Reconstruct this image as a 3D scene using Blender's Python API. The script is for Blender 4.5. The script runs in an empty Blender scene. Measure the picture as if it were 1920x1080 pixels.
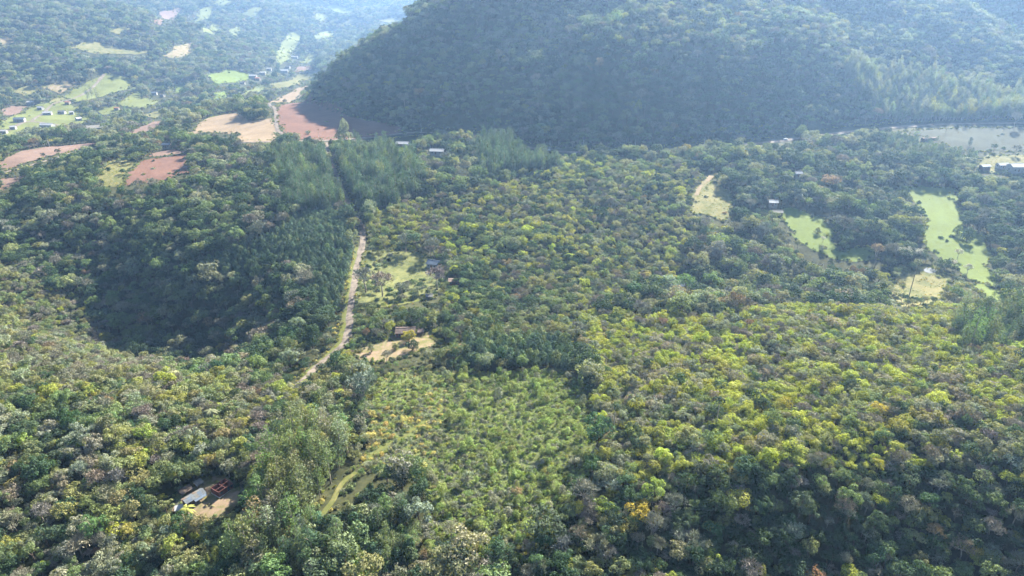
import bpy, bmesh, math, random
import numpy as np
from mathutils import Vector, Matrix
from mathutils.geometry import delaunay_2d_cdt

# ------------------------------------------------------------------ camera, sky, sun, exposure
SC = bpy.context.scene
COL = SC.collection
PITCH = math.radians(25.0)
CAMZ = 150.0
FPX = 1281.0                      # focal length in pixels of a 1920 px wide frame
cam_d = bpy.data.cameras.new('camera')
cam_d.sensor_width = 36.0
cam_d.lens = 36.0 * FPX / 1920.0
cam_d.clip_start = 1.0
cam_d.clip_end = 20000.0
cam = bpy.data.objects.new('camera', cam_d)
COL.objects.link(cam)
cam.location = (0, 0, CAMZ)
cam.rotation_euler = (math.radians(90) - PITCH, 0, 0)
SC.camera = cam

SUN_AZ, SUN_EL = math.radians(30.0), math.radians(32.0)
world = bpy.data.worlds.new('World')
SC.world = world
world.use_nodes = True
wn = world.node_tree
sky = wn.nodes.new('ShaderNodeTexSky')
sky.sky_type = 'NISHITA'
sky.sun_disc = False
sky.sun_elevation = SUN_EL
sky.sun_rotation = SUN_AZ
sky.altitude = 300
sky.air_density = 1.0
sky.dust_density = 0.6
wn.links.new(sky.outputs[0], wn.nodes['Background'].inputs[0])
wn.nodes['Background'].inputs[1].default_value = 0.05

sun_d = bpy.data.lights.new('sun', 'SUN')
sun_d.energy = 5.0
sun_d.angle = math.radians(0.5)
sun_d.color = (1.0, 0.93, 0.80)
sun = bpy.data.objects.new('sun', sun_d)
COL.objects.link(sun)
S = Vector((math.sin(SUN_AZ) * math.cos(SUN_EL), math.cos(SUN_AZ) * math.cos(SUN_EL), math.sin(SUN_EL)))
sun.rotation_euler = S.to_track_quat('Z', 'Y').to_euler()
sun.location = (300, 520, 900)

SC.view_settings.view_transform = 'Standard'
SC.view_settings.look = 'None'
SC.view_settings.gamma = 1.0
SC.view_settings.exposure = 2.6
SC.render.film_transparent = False
SC.render.engine = 'CYCLES'
cy = SC.cycles
cy.max_bounces = 3
cy.diffuse_bounces = 2
cy.glossy_bounces = 1
cy.transmission_bounces = 2
cy.volume_bounces = 0
cy.transparent_max_bounces = 4
cy.caustics_reflective = False
cy.caustics_refractive = False
cy.use_adaptive_sampling = True
cy.adaptive_threshold = 0.03
cy.use_denoising = True
cy.denoiser = 'OPENIMAGEDENOISE'
cy.denoising_prefilter = 'ACCURATE'
SC.render.filter_size = 1.0

HAZE = 0.000125
rng = np.random.default_rng(11)
random.seed(5)

# ------------------------------------------------------------------ terrain
def vnoise(x, y, wl, seed):
    """smooth value noise in -1..1"""
    r = np.random.default_rng(seed)
    tab = r.uniform(-1, 1, (256, 256))
    fx, fy = np.asarray(x) / wl + 37.3, np.asarray(y) / wl + 11.7
    ix, iy = np.floor(fx).astype(int), np.floor(fy).astype(int)
    tx, ty = fx - ix, fy - iy
    tx, ty = tx * tx * (3 - 2 * tx), ty * ty * (3 - 2 * ty)
    a, b = tab[ix % 256, iy % 256], tab[(ix + 1) % 256, iy % 256]
    c, d = tab[ix % 256, (iy + 1) % 256], tab[(ix + 1) % 256, (iy + 1) % 256]
    return (a * (1 - tx) + b * tx) * (1 - ty) + (c * (1 - tx) + d * tx) * ty

CP, SP = math.cos(PITCH), math.sin(PITCH)
def ray(u, v):
    xr, yr = (np.asarray(u, float) - 960) / FPX, (540 - np.asarray(v, float)) / FPX
    return xr, CP + yr * SP, -SP + yr * CP

# heights read off the photograph: (pixel u, pixel v, height of the ground there)
CTRL_PX = [
    # foreground
    (1500, 1080, -11), (1800, 1080, -10), (1150, 1080, -9), (1500, 880, 10), (1900, 850, 14), (1150, 960, 1),
    (1750, 760, 4), (1350, 760, 0), (1600, 640, -7), (1200, 640, -8), (1500, 602, -5), (1300, 612, -8), (1650, 598, -5), (1850, 640, -6),
    (950, 1060, -4), (950, 850, -2), (950, 700, -5), (800, 760, -4), (700, 980, -4), (640, 1070, -6),
    (500, 1000, -3), (380, 940, -4), (200, 1070, -8), (60, 1000, -6), (250, 830, 0), (450, 790, -4), (80, 800, 5),
    # left sunlit slope and the ravine
    (0, 720, 6), (100, 650, -14), (190, 660, -38), (0, 540, -25), (270, 690, -68), (330, 715, -55), (420, 705, -34),
    (400, 620, -47), (500, 650, -34), (540, 570, -14), (260, 600, -50), (150, 520, -37), (330, 550, -27),
    (0, 450, -24), (150, 440, -20), (300, 480, -18), (440, 470, -14), (560, 480, -9), (600, 590, -12),
    (300, 400, -8), (100, 390, -9), (480, 380, -4), (300, 320, 0), (100, 320, -8), (500, 290, -1),
    (0, 330, -12), (90, 285, -13), (210, 272, -14), (400, 255, -12), (480, 235, -8), (520, 200, -8),
    # road and centre
    (655, 600, -11), (672, 480, -12), (655, 385, -6), (625, 310, -2), (610, 270, 0), (760, 520, -15), (750, 640, -8),
    (740, 400, -6), (800, 330, -2), (900, 400, -8), (900, 520, -14), (980, 620, -9), (820, 285, 0), (700, 258, 0),
    (1000, 285, 0), (1100, 350, -6), (1100, 450, -14), (1150, 545, -18),
    # right
    (1300, 420, -12), (1330, 350, -5), (1250, 285, 1), (1440, 268, 4), (1300, 555, -30), (1500, 560, -33), (1640, 565, -31), (1400, 500, -24), (1560, 470, -22),
    (1540, 400, -13), (1450, 385, -10), (1600, 340, -8), (1620, 245, 8), (1700, 238, 10), (1920, 236, 12), (1740, 500, -25),
    (1850, 540, -24), (1820, 440, -19), (1750, 370, -13), (1880, 315, -3), (1790, 270, 6), (1910, 400, -16), (1880, 600, -14),
    # far valley on the left
    (170, 258, -40), (80, 225, -60), (20, 245, -58), (180, 235, -55), (330, 205, -60), (200, 165, -48), (50, 170, -42), (300, 190, -62),
    (420, 145, -58), (480, 140, -66), (350, 110, -35), (100, 90, 8), (250, 85, 0), (60, 30, 55), (200, 20, 60),
    (350, 30, 18), (540, 90, -60), (590, 110, -66), (560, 125, -68), (620, 60, -40), (650, 20, 5), (500, 30, 10), (720, 40, -5),
    (760, 15, 25), (420, 5, 45),
]
CTRL_W = [
    (0, 20, -10), (-160, 60, 0), (160, 40, -14), (-300, 160, 20), (320, 130, 8), (400, 260, 4), (-420, 320, 0),
    (-620, 480, 5), (700, 420, -5), (900, 700, 20), (-900, 800, -30), (1500, 1100, 60), (-1700, 1100, 20), (-1500, 1900, 120),
    (-2600, 2400, 140), (-1400, 2900, 170), (-700, 3700, 190), (0, 3900, 190), (900, 3600, 190), (2000, 3400, 190), (3600, 3600, 190),
    (300, 1400, 40), (900, 1600, 80), (-150, 1400, -20), (-250, 1100, -30), (-300, 2000, -20), (0, 2600, 60), (3000, 1800, 120), (-4200, 4000, 190),
    (4300, 4200, 190), (-100, 3000, 95), (-380, 3100, 90), (-3300, 1500, 120),
]
pts = []
for u, v, z in CTRL_PX:
    a, b, c = ray(u, v)
    t = (z - CAMZ) / c
    pts.append((a * t, b * t, z))
pts += CTRL_W
pts = np.array(pts, float)
PX, PZ = pts[:, :2] / 400.0, pts[:, 2]
def _k(r2):
    return 0.5 * r2 * np.log(r2 + 1e-12)
def _solve():
    n = len(PX)
    K = _k(((PX[:, None] - PX[None]) ** 2).sum(2)) + np.eye(n) * 4e-3
    P = np.c_[np.ones(n), PX]
    A = np.zeros((n + 3, n + 3))
    A[:n, :n], A[:n, n:], A[n:, :n] = K, P, P.T
    return np.linalg.solve(A, np.r_[PZ, 0, 0, 0])
WGT = _solve()

HS = [-0.30, -0.29, -0.24, -0.192, -0.146, -0.086, -0.03, 0.03, 0.10, 0.30, 0.50, 0.70, 1.0, 1.7]      # azimuth x / y
HC = [-8, -2, 36, 66, 91, 117, 133, 138, 150, 165, 165, 170, 160, 120]                               # crest height
HY = [940, 930, 900, 885, 875, 880, 890, 900, 905, 950, 1030, 1080, 1150, 1300]                          # crest distance
BS = [-0.30, -0.29, -0.25, -0.20, -0.155, -0.078, 0.0, 0.08, 0.23, 0.375, 0.50, 0.61, 0.745, 1.0, 1.7]
BY = [915, 905, 805, 745, 708, 684, 662, 636, 640, 660, 672, 704, 712, 760, 900]                      # foot distance
def height(x, y):
    x, y = np.asarray(x, float), np.asarray(y, float)
    shp = x.shape
    x, y = x.ravel(), y.ravel()
    z = np.empty_like(x)
    q = np.c_[x, y] / 400.0
    n = len(PX)
    for i in range(0, len(x), 20000):
        qq = q[i:i + 20000]
        r2 = (qq[:, None, 0] - PX[None, :, 0]) ** 2 + (qq[:, None, 1] - PX[None, :, 1]) ** 2
        z[i:i + 20000] = _k(r2) @ WGT[:n] + WGT[n] + qq @ WGT[n + 1:]
    s = x / np.maximum(y, 1)
    z += 1.6 * vnoise(x, y, 75, 1) + 0.5 * vnoise(x, y, 28, 2)
    far = np.clip((y - 900) / 500, 0, 1)
    z += far * (20 * vnoise(x, y, 230, 3) + 9 * vnoise(x, y, 90, 4))
    # the forested hill across the road: foot, steep face with ledges, crest, back slope
    sw = s + 0.018 * vnoise(x, y, 120, 5)
    yb, yc, zc = np.interp(sw, BS, BY), np.interp(s, HS, HY), np.interp(s, HS, HC)
    p = (y - yb) / (yc - yb)
    p = p + 0.05 * vnoise(x, y, 60, 6) * np.clip(p, 0, 1) * np.clip(4 * (1 - p), 0, 1)
    fa = np.interp(p, [0, .04, .26, .60, .80, 1.0, 1.3], [0, .02, .42, .63, .93, 1.0, 1.06])
    fb = np.interp(p, [0, .05, .32, .50, .90, 1.0, 1.3], [0, .02, .24, .45, .93, 1.0, 1.06])
    fc = np.interp(p, [0, .5, 1.0, 1.3], [0, .62, 1.0, 1.0])
    wb = np.clip((s - 0.40) / 0.12, 0, 1)
    wc = np.clip((-0.10 - s) / 0.08, 0, 1)
    f = (fa * (1 - wb) + fb * wb) * (1 - wc) + fc * wc
    back = np.clip(1 - (p - 1.25) / np.where(s < 0.05, 1.6, 4.0), 0, 1)
    back = back * back * (3 - 2 * back)
    on = np.clip((s + 0.30) / 0.012, 0, 1)
    amp = np.maximum(zc - np.clip(z, -20, 40), 0)
    z += f * amp * back * on
    z += np.clip(p * 4, 0, 1) * np.clip((1.2 - p) * 3, 0, 1) * on * (8.5 * vnoise(x, y, 52, 7) + 3.0 * vnoise(x, y, 22, 8)) * np.clip(s + .3, 0, .1) * 10
    z += np.clip(p * 3, 0, 1) * np.clip((1.3 - p) * 2, 0, 1) * on * np.clip(s + .22, 0, .1) * 10 * 9.0 * vnoise(x + .35 * y, y * .22, 62, 9)
    return z.reshape(shp)

NS, NY = 460, 470
S_LIM, Y0, Y1 = 1.6, 30.0, 4300.0
gs = np.linspace(-S_LIM, S_LIM, NS)
gy = Y0 * (Y1 / Y0) ** (np.arange(NY) / (NY - 1))
GX, GY = gs[None, :] * gy[:, None], np.repeat(gy[:, None], NS, 1)
GZ = height(GX, GY)
def hg(x, y):
    """height of the ground mesh at x, y"""
    x, y = np.asarray(x, float), np.asarray(y, float)
    c = np.clip((x / np.maximum(y, 1) + S_LIM) / (2 * S_LIM) * (NS - 1), 0, NS - 1.001)
    yy = np.clip(y, Y0, Y1 * .999)
    r = np.searchsorted(gy, yy, side='right') - 1
    r = np.clip(r, 0, NY - 2)
    tr = (yy - gy[r]) / (gy[r + 1] - gy[r])
    ci = np.floor(c).astype(int)
    tc = c - ci
    return (GZ[r, ci] * (1 - tc) + GZ[r, ci + 1] * tc) * (1 - tr) + (GZ[r + 1, ci] * (1 - tc) + GZ[r + 1, ci + 1] * tc) * tr
def hit(u, v):
    """ground point seen at a pixel of the photograph"""
    a, b, c = ray(u, v)
    ts = 100 * (40.0) ** np.linspace(0, 1, 1500)
    d = CAMZ + c * ts - hg(a * ts, b * ts)
    k = np.argmax(d < 0) if (d < 0).any() else len(ts) - 1
    lo, hi = ts[max(k - 1, 0)], ts[k]
    for _ in range(20):
        m = (lo + hi) / 2
        if CAMZ + c * m - hg(a * m, b * m) < 0: hi = m
        else: lo = m
    return float(a * hi), float(b * hi)
def poly(px): return [hit(u, v) for u, v in px]
def inside(x, y, pg):
    x, y = np.asarray(x), np.asarray(y)
    r = np.zeros(x.shape, bool)
    n = len(pg)
    for i in range(n):
        (x1, y1), (x2, y2) = pg[i], pg[(i + 1) % n]
        c = ((y1 > y) != (y2 > y))
        r ^= c & (x < (x2 - x1) * (y - y1) / ((y2 - y1) if y2 != y1 else 1e-9) + x1)
    return r
def dist_line(x, y, ln):
    d = np.full(np.shape(x), 1e9)
    for (x1, y1), (x2, y2) in zip(ln[:-1], ln[1:]):
        dx, dy = x2 - x1, y2 - y1
        t = np.clip(((x - x1) * dx + (y - y1) * dy) / (dx * dx + dy * dy + 1e-9), 0, 1)
        d = np.minimum(d, np.hypot(x - x1 - t * dx, y - y1 - t * dy))
    return d

# ------------------------------------------------------------------ materials
def new_mat(name):
    m = bpy.data.materials.new(name)
    m.use_nodes = True
    nt = m.node_tree
    for n in list(nt.nodes):
        if n.type != 'OUTPUT_MATERIAL': nt.nodes.remove(n)
    return m, nt, nt.nodes['Material Output']
def N(nt, t, **kw):
    n = nt.nodes.new(t)
    for k, v in kw.items(): setattr(n, k, v)
    return n
def simple_mat(name, col, rough=0.8, var=0.25, scale=1.5, metal=0.0, bump=0.0, col2=None, wave=None):
    """one surface colour with noisy wear"""
    m, nt, out = new_mat(name)
    b = N(nt, 'ShaderNodeBsdfPrincipled')
    b.inputs['Roughness'].default_value = rough
    b.inputs['Metallic'].default_value = metal
    b.inputs['Specular IOR Level'].default_value = 0.5 if rough < .6 else 0.06
    tc = N(nt, 'ShaderNodeTexCoord')
    nz = N(nt, 'ShaderNodeTexNoise')
    nz.inputs['Scale'].default_value = scale
    nz.inputs['Detail'].default_value = 6
    nz.inputs['Roughness'].default_value = 0.65
    nt.links.new(tc.outputs['Object'], nz.inputs['Vector'])
    r = N(nt, 'ShaderNodeValToRGB')
    c2 = col2 or tuple(c * (1 - var) for c in col)
    r.color_ramp.elements[0].position, r.color_ramp.elements[1].position = 0.36, 0.64
    r.color_ramp.elements[0].color = (*c2, 1)
    r.color_ramp.elements[1].color = (*[min(c * (1 + var * .5), .95) for c in col], 1)
    src = r.outputs[0]
    nt.links.new(nz.outputs[0], r.inputs[0])
    if scale < 0.3:                                    # ground: small blotches over the large ones
        n2 = N(nt, 'ShaderNodeTexNoise')
        n2.inputs['Scale'].default_value = 0.55
        n2.inputs['Detail'].default_value = 5
        nt.links.new(tc.outputs['Object'], n2.inputs['Vector'])
        ad = N(nt, 'ShaderNodeMath', operation='ADD')
        sb = N(nt, 'ShaderNodeMath', operation='MULTIPLY_ADD')
        sb.inputs[1].default_value, sb.inputs[2].default_value = 0.7, -0.35
        nt.links.new(n2.outputs[0], sb.inputs[0])
        nt.links.new(nz.outputs[0], ad.inputs[0])
        nt.links.new(sb.outputs[0], ad.inputs[1])
        nt.links.new(ad.outputs[0], r.inputs[0])
    if wave:                                           # (scale, angle, strength, colour of the furrows)
        mp = N(nt, 'ShaderNodeMapping')
        mp.inputs['Rotation'].default_value = (0, 0, wave[1])
        w = N(nt, 'ShaderNodeTexWave')
        w.inputs['Scale'].default_value = wave[0]
        w.inputs['Distortion'].default_value = 2.0
        w.inputs['Detail Scale'].default_value = 0.3
        nt.links.new(tc.outputs['Object'], mp.inputs[0])
        nt.links.new(mp.outputs[0], w.inputs[0])
        mx = N(nt, 'ShaderNodeMix', data_type='RGBA')
        mul = N(nt, 'ShaderNodeMath', operation='MULTIPLY')
        mul.inputs[1].default_value = wave[2]
        nt.links.new(w.outputs['Fac'], mul.inputs[0])
        nt.links.new(mul.outputs[0], mx.inputs[0])
        nt.links.new(src, mx.inputs[6])
        mx.inputs[7].default_value = (*wave[3], 1)
        src = mx.outputs[2]
    nt.links.new(src, b.inputs['Base Color'])
    if bump:
        bp = N(nt, 'ShaderNodeBump')
        bp.inputs['Strength'].default_value = 0.8
        bp.inputs['Distance'].default_value = bump
        nt.links.new(nz.outputs[0], bp.inputs['Height'])
        nt.links.new(bp.outputs[0], b.inputs['Normal'])
    nt.links.new(b.outputs[0], out.inputs[0])
    return m

def leaf_mat(name, transl=0.35, spread=0.5, sat=1.0, rough=0.5):
    m, nt, out = new_mat(name)
    at = N(nt, 'ShaderNodeAttribute', attribute_type='INSTANCER', attribute_name='tint')
    geo = N(nt, 'ShaderNodeNewGeometry')
    mr = N(nt, 'ShaderNodeMapRange')
    mr.inputs['To Min'].default_value = 1 - spread
    mr.inputs['To Max'].default_value = 1 + spread
    nt.links.new(geo.outputs['Random Per Island'], mr.inputs['Value'])
    vm = N(nt, 'ShaderNodeVectorMath', operation='SCALE')
    nt.links.new(at.outputs['Color'], vm.inputs[0])
    nt.links.new(mr.outputs[0], vm.inputs['Scale'])
    b = N(nt, 'ShaderNodeBsdfPrincipled')
    b.inputs['Roughness'].default_value = rough + .15
    b.inputs['Specular IOR Level'].default_value = 0.06
    nt.links.new(vm.outputs[0], b.inputs['Base Color'])
    tr = N(nt, 'ShaderNodeBsdfTranslucent')
    tm = N(nt, 'ShaderNodeMix', data_type='RGBA', blend_type='MULTIPLY')
    tm.inputs[0].default_value = 1.0
    tm.inputs[7].default_value = (1.25, 1.3, 0.55, 1)
    nt.links.new(vm.outputs[0], tm.inputs[6])
    nt.links.new(tm.outputs[2], tr.inputs['Color'])
    mx = N(nt, 'ShaderNodeMixShader')
    mx.inputs[0].default_value = transl
    nt.links.new(b.outputs[0], mx.inputs[1])
    nt.links.new(tr.outputs[0], mx.inputs[2])
    nt.links.new(mx.outputs[0], out.inputs[0])
    return m

M = {
    'leaf': leaf_mat('leaf', 0.27, 0.36),
    'needle': leaf_mat('plantation_leaf', 0.2, 0.36),
    'twig': leaf_mat('bare_twig', 0.05, 0.35, rough=0.8),
    'bark': simple_mat('bark', (0.13, 0.10, 0.075), 0.9, 0.4, 2.0),
    'pale_bark': simple_mat('pale_bark', (0.30, 0.26, 0.21), 0.85, 0.4, 1.2),
    'floor': simple_mat('forest_floor', (0.042, 0.044, 0.020), 0.95, 0.5, 0.08, bump=0.5, col2=(0.024, 0.028, 0.013)),
    'soil': simple_mat('red_soil', (0.150, 0.106, 0.082), 0.95, 0.25, 0.06, bump=0.2, wave=(0.07, 0.5, 0.35, (0.124, 0.062, 0.046))),
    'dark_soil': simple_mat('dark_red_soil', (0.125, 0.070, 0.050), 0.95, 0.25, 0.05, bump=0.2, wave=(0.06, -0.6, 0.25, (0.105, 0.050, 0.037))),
    'tan_soil': simple_mat('tan_field', (0.195, 0.145, 0.100), 0.95, 0.25, 0.05, wave=(0.065, 0.9, 0.55, (0.161, 0.124, 0.062))),
    'bare': simple_mat('bare_earth', (0.175, 0.128, 0.090), 0.95, 0.3, 0.16, bump=0.1, col2=(0.105, 0.105, 0.037)),
    'road': simple_mat('dirt_road_surface', (0.145, 0.122, 0.100), 0.95, 0.42, 0.22, bump=0.05),
    'grass': simple_mat('pasture_grass', (0.082, 0.112, 0.020), 0.9, 0.3, 0.07, bump=0.3, col2=(0.078, 0.105, 0.02)),
    'pale_grass': simple_mat('pale_pasture_grass', (0.108, 0.122, 0.036), 0.9, 0.25, 0.03, bump=0.3),
    'dry': simple_mat('dry_grass', (0.135, 0.122, 0.052), 0.95, 0.3, 0.10, bump=0.4, col2=(0.081, 0.090, 0.028)),
    'scrub_floor': simple_mat('scrub_floor', (0.085, 0.100, 0.038), 0.95, 0.3, 0.12, bump=0.3, col2=(0.06, 0.07, 0.024)),
    'meadow': simple_mat('rough_meadow_grass', (0.112, 0.116, 0.044), 0.95, 0.3, 0.10, bump=0.4, col2=(0.062, 0.074, 0.026)),
    'verge': simple_mat('grass_verge', (0.085, 0.088, 0.032), 0.95, 0.3, 0.2, bump=0.3, col2=(0.093, 0.105, 0.025)),
    'shade_toned_field': simple_mat('shade_toned_worn_grass', (0.036, 0.042, 0.026), 0.95, 0.3, 0.05, bump=0.2),  # base colour darkened to stand for shade lying on the worn grass
    'white_roof': simple_mat('pale_metal_roof', (0.34, 0.34, 0.34), 0.65, 0.15, 0.6),
    'tin': simple_mat('weathered_tin', (0.105, 0.118, 0.130), 0.65, 0.3, 0.7),
    'blue_roof': simple_mat('blue_grey_metal_roof', (0.095, 0.12, 0.155), 0.65, 0.2, 0.5),
    'grey_roof': simple_mat('grey_fibre_roof', (0.13, 0.13, 0.125), 0.85, 0.3, 0.6),
    'brown_roof': simple_mat('weathered_brown_roof', (0.16, 0.12, 0.10), 0.9, 0.3, 0.8),
    'clay_roof': simple_mat('clay_tile_roof', (0.36, 0.17, 0.10), 0.9, 0.3, 0.8),
    'rust_roof': simple_mat('rusty_sheet_roof', (0.13, 0.10, 0.08), 0.7, 0.4, 0.6),
    'beige_roof': simple_mat('beige_roof', (0.24, 0.22, 0.18), 0.8, 0.2, 0.6),
    'white_wall': simple_mat('white_render', (0.26, 0.255, 0.24), 0.9, 0.12, 0.5),
    'cream_wall': simple_mat('cream_render', (0.22, 0.19, 0.15), 0.9, 0.15, 0.5),
    'wood_wall': simple_mat('weathered_boards', (0.17, 0.13, 0.10), 0.9, 0.3, 1.5),
    'brick': simple_mat('hollow_brick', (0.140, 0.062, 0.050), 0.95, 0.25, 1.2),
    'concrete': simple_mat('concrete', (0.34, 0.32, 0.29), 0.95, 0.2, 0.8),
    'glass': simple_mat('window_glass', (0.04, 0.05, 0.06), 0.1, 0.2, 0.3),
    'door': simple_mat('door_wood', (0.14, 0.08, 0.05), 0.7, 0.2, 1.0),
    'pole': simple_mat('pole_concrete', (0.50, 0.49, 0.46), 0.9, 0.15, 1.0),
    'car_paint': simple_mat('white_car_paint', (0.78, 0.78, 0.78), 0.3, 0.04, 0.3),
    'tyre': simple_mat('tyre_rubber', (0.02, 0.02, 0.02), 0.9, 0.1, 2.0),
    'rim': simple_mat('wheel_rim', (0.45, 0.45, 0.46), 0.35, 0.1, 1.0, metal=0.8),
    'water': simple_mat('pond_water', (0.05, 0.06, 0.05), 0.04, 0.2, 0.2),
}

def tag(o, label=None, cat=None, group=None, kind=None):
    if label: o['label'] = label
    if cat: o['category'] = cat
    if group: o['group'] = group
    if kind: o['kind'] = kind
    return o
def obj(name, me, mat=None, parent=None):
    o = bpy.data.objects.new(name, me)
    COL.objects.link(o)
    if mat is not None and me is not None and not me.materials: me.materials.append(mat)
    if parent is not None: o.parent = parent
    return o
def empty(name, loc, rz=0.0, scale=None):
    o = bpy.data.objects.new(name, None)
    o.empty_display_size = 0.5
    COL.objects.link(o)
    o.location = loc
    o.rotation_euler = (0, 0, rz)
    if scale: o.scale = scale
    return o
def mesh_np(name, verts, faces, mats=(), midx=None, smooth=False):
    """mesh from an (n,3) array and an (m,k) array of equal sized faces"""
    me = bpy.data.meshes.new(name)
    verts, faces = np.asarray(verts, np.float32), np.asarray(faces, np.int32)
    k = faces.shape[1]
    me.vertices.add(len(verts))
    me.vertices.foreach_set('co', verts.ravel())
    me.loops.add(faces.size)
    me.loops.foreach_set('vertex_index', faces.ravel())
    me.polygons.add(len(faces))
    me.polygons.foreach_set('loop_start', np.arange(0, faces.size, k, dtype=np.int32))
    me.polygons.foreach_set('loop_total', np.full(len(faces), k, np.int32))
    for m in mats: me.materials.append(m)
    if midx is not None: me.polygons.foreach_set('material_index', np.asarray(midx, np.int32))
    if smooth: me.polygons.foreach_set('use_smooth', np.ones(len(faces), bool))
    me.update(calc_edges=True)
    return me
def mesh_py(name, V, F):
    me = bpy.data.meshes.new(name)
    me.from_pydata(V, [], F)
    me.update()
    return me

# ------------------------------------------------------------------ the ground and what lies on it
iv = np.arange(NS * NY).reshape(NY, NS)
gf = np.stack([iv[:-1, :-1], iv[:-1, 1:], iv[1:, 1:], iv[1:, :-1]], -1).reshape(-1, 4)
ground = obj('ground', mesh_np('ground', np.stack([GX, GY, GZ], -1).reshape(-1, 3), gf, [M['floor']], smooth=True))
tag(ground, 'dark leaf-littered forest floor under the trees', 'ground', kind='structure')

TUFT = []
CLEAR = []            # (world polygon, pixel polygon, what may grow there)
def sheet(name, px, mat, label, cat, lift=0.10, step=None, keep=0.0, wobble=True, clear=True):
    """a field draped over the ground, outline as on the ground"""
    wp = poly(px)
    pg = []
    n = len(wp)
    dist = np.mean([p[1] for p in wp])
    step = step or max(2.0, dist / 150)
    for i in range(n):
        (x1, y1), (x2, y2) = wp[i], wp[(i + 1) % n]
        k = max(1, int(math.hypot(x2 - x1, y2 - y1) / step))
        for j in range(k):
            t = j / k
            pg.append((x1 + (x2 - x1) * t, y1 + (y2 - y1) * t))
    if wobble:
        a = np.array(pg)
        a[:, 0] += step * 0.7 * vnoise(a[:, 0], a[:, 1], step * 2.5, 21)
        a[:, 1] += step * 0.7 * vnoise(a[:, 0], a[:, 1], step * 2.5, 22)
        pg = [tuple(p) for p in a]
    a = np.array(pg)
    gx, gyy = np.meshgrid(np.arange(a[:, 0].min(), a[:, 0].max(), step), np.arange(a[:, 1].min(), a[:, 1].max(), step))
    gx, gyy = gx.ravel(), gyy.ravel()
    inn = inside(gx, gyy, pg)
    allp = [Vector(p) for p in pg] + [Vector((float(p), float(q))) for p, q in zip(gx[inn], gyy[inn])]
    vs, _, fs, *_ = delaunay_2d_cdt(allp, [], [list(range(len(pg)))], 1, 1e-4)
    va = np.array([(v.x, v.y) for v in vs])
    z = hg(va[:, 0], va[:, 1]) + lift + dist * 2.0e-4
    fs = [f if (vs[f[1]] - vs[f[0]]).cross(vs[f[2]] - vs[f[0]]) > 0 else f[::-1] for f in map(list, fs)]
    me = mesh_py(name, [(p[0], p[1], h) for p, h in zip(va, z)], fs)
    me.polygons.foreach_set('use_smooth', np.ones(len(me.polygons), bool))
    o = obj(name, me, mat)
    tag(o, label, cat, kind='structure')
    if clear: CLEAR.append((pg, px, keep)); TUFT.append((pg, mat.name))
    return o

FRINGE = []
LINES = []            # (world polyline, half width kept clear of trees)
def ribbon(name, px, width, mat, label, cat='road', lift=0.16, clear=4.0, fr=9.0):
    wp = poly(px)
    ln = [wp[0]]
    for i in range(len(wp) - 1):                                   # smooth the line
        p0, p1, p2, p3 = wp[max(i - 1, 0)], wp[i], wp[i + 1], wp[min(i + 2, len(wp) - 1)]
        k = max(2, int(math.dist(p1, p2) / 3))
        for j in range(1, k + 1):
            t = j / k
            ln.append(tuple(0.5 * (2 * b + (c - a) * t + (2 * a - 5 * b + 4 * c - d) * t * t + (3 * b - a - 3 * c + d) * t ** 3)
                            for a, b, c, d in zip(p0, p1, p2, p3)))
    V, F = [], []
    for i, (x, y) in enumerate(ln):
        a, b = ln[max(i - 1, 0)], ln[min(i + 1, len(ln) - 1)]
        d = Vector((b[0] - a[0], b[1] - a[1])).normalized()
        n = Vector((-d.y, d.x))
        w = width * (1 + 0.22 * float(vnoise(x, y, 9, 31)))
        for j in range(5):
            q = (j / 4 - 0.5) * w
            X, Y = x + n.x * q, y + n.y * q
            V.append((X, Y, float(hg(X, Y)) + lift + y * 2.2e-4 - (0.08 if j in (0, 4) else 0)))
        if i:
            for j in range(4):
                F.append((5 * i - 5 + j, 5 * i - 4 + j, 5 * i + 1 + j, 5 * i + j)[::-1])
    me = mesh_py(name, V, F)
    o = obj(name, me, mat)
    tag(o, label, cat, kind='structure')
    LINES.append((ln, width / 2 + clear)); FRINGE.append(fr)
    return o

# red fields and the clearing on the left ridge
sheet('ploughed_field', [(0, 307), (15, 295), (38, 284), (90, 275), (180, 267), (188, 270), (140, 283), (75, 299), (0, 321)], M['soil'],
      'long bare red ploughed field along the ridge edge', 'field')
sheet('ploughed_field', [(0, 336), (46, 329), (32, 345), (0, 362)], M['soil'], 'small wedge of bare reddish field below the ridge track', 'field')
sheet('clearing', [(176, 327), (200, 304), (250, 294), (262, 300), (245, 322), (228, 352), (196, 349)], M['dry'],
      'rounded grassy clearing on the left ridge', 'clearing', keep=0.5)
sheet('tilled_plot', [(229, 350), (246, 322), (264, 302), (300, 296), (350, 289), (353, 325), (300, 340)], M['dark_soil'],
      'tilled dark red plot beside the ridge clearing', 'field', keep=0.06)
sheet('tilled_plot', [(270, 292), (300, 284), (345, 277), (352, 285), (300, 294)], M['soil'], 'narrow red plot below the white-roofed ridge house', 'field', keep=0.1)
sheet('furrowed_field', [(353, 252), (372, 232), (420, 214), (449, 211), (468, 226), (512, 222), (519, 242), (516, 264), (450, 268), (443, 252), (400, 248)],
      M['tan_soil'], 'furrowed tan field on the shoulder behind the ridge', 'field')
sheet('bare_field', [(497, 194), (530, 181), (580, 158), (577, 172), (556, 187), (519, 196)], M['tan_soil'], 'pale triangle of field at the toe of the hill', 'field')
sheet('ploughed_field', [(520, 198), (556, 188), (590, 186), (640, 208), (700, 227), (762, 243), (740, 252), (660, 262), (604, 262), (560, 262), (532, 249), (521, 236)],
      M['dark_soil'], 'dark red ploughed field in the shade of the hill', 'field', keep=0.01)
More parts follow.
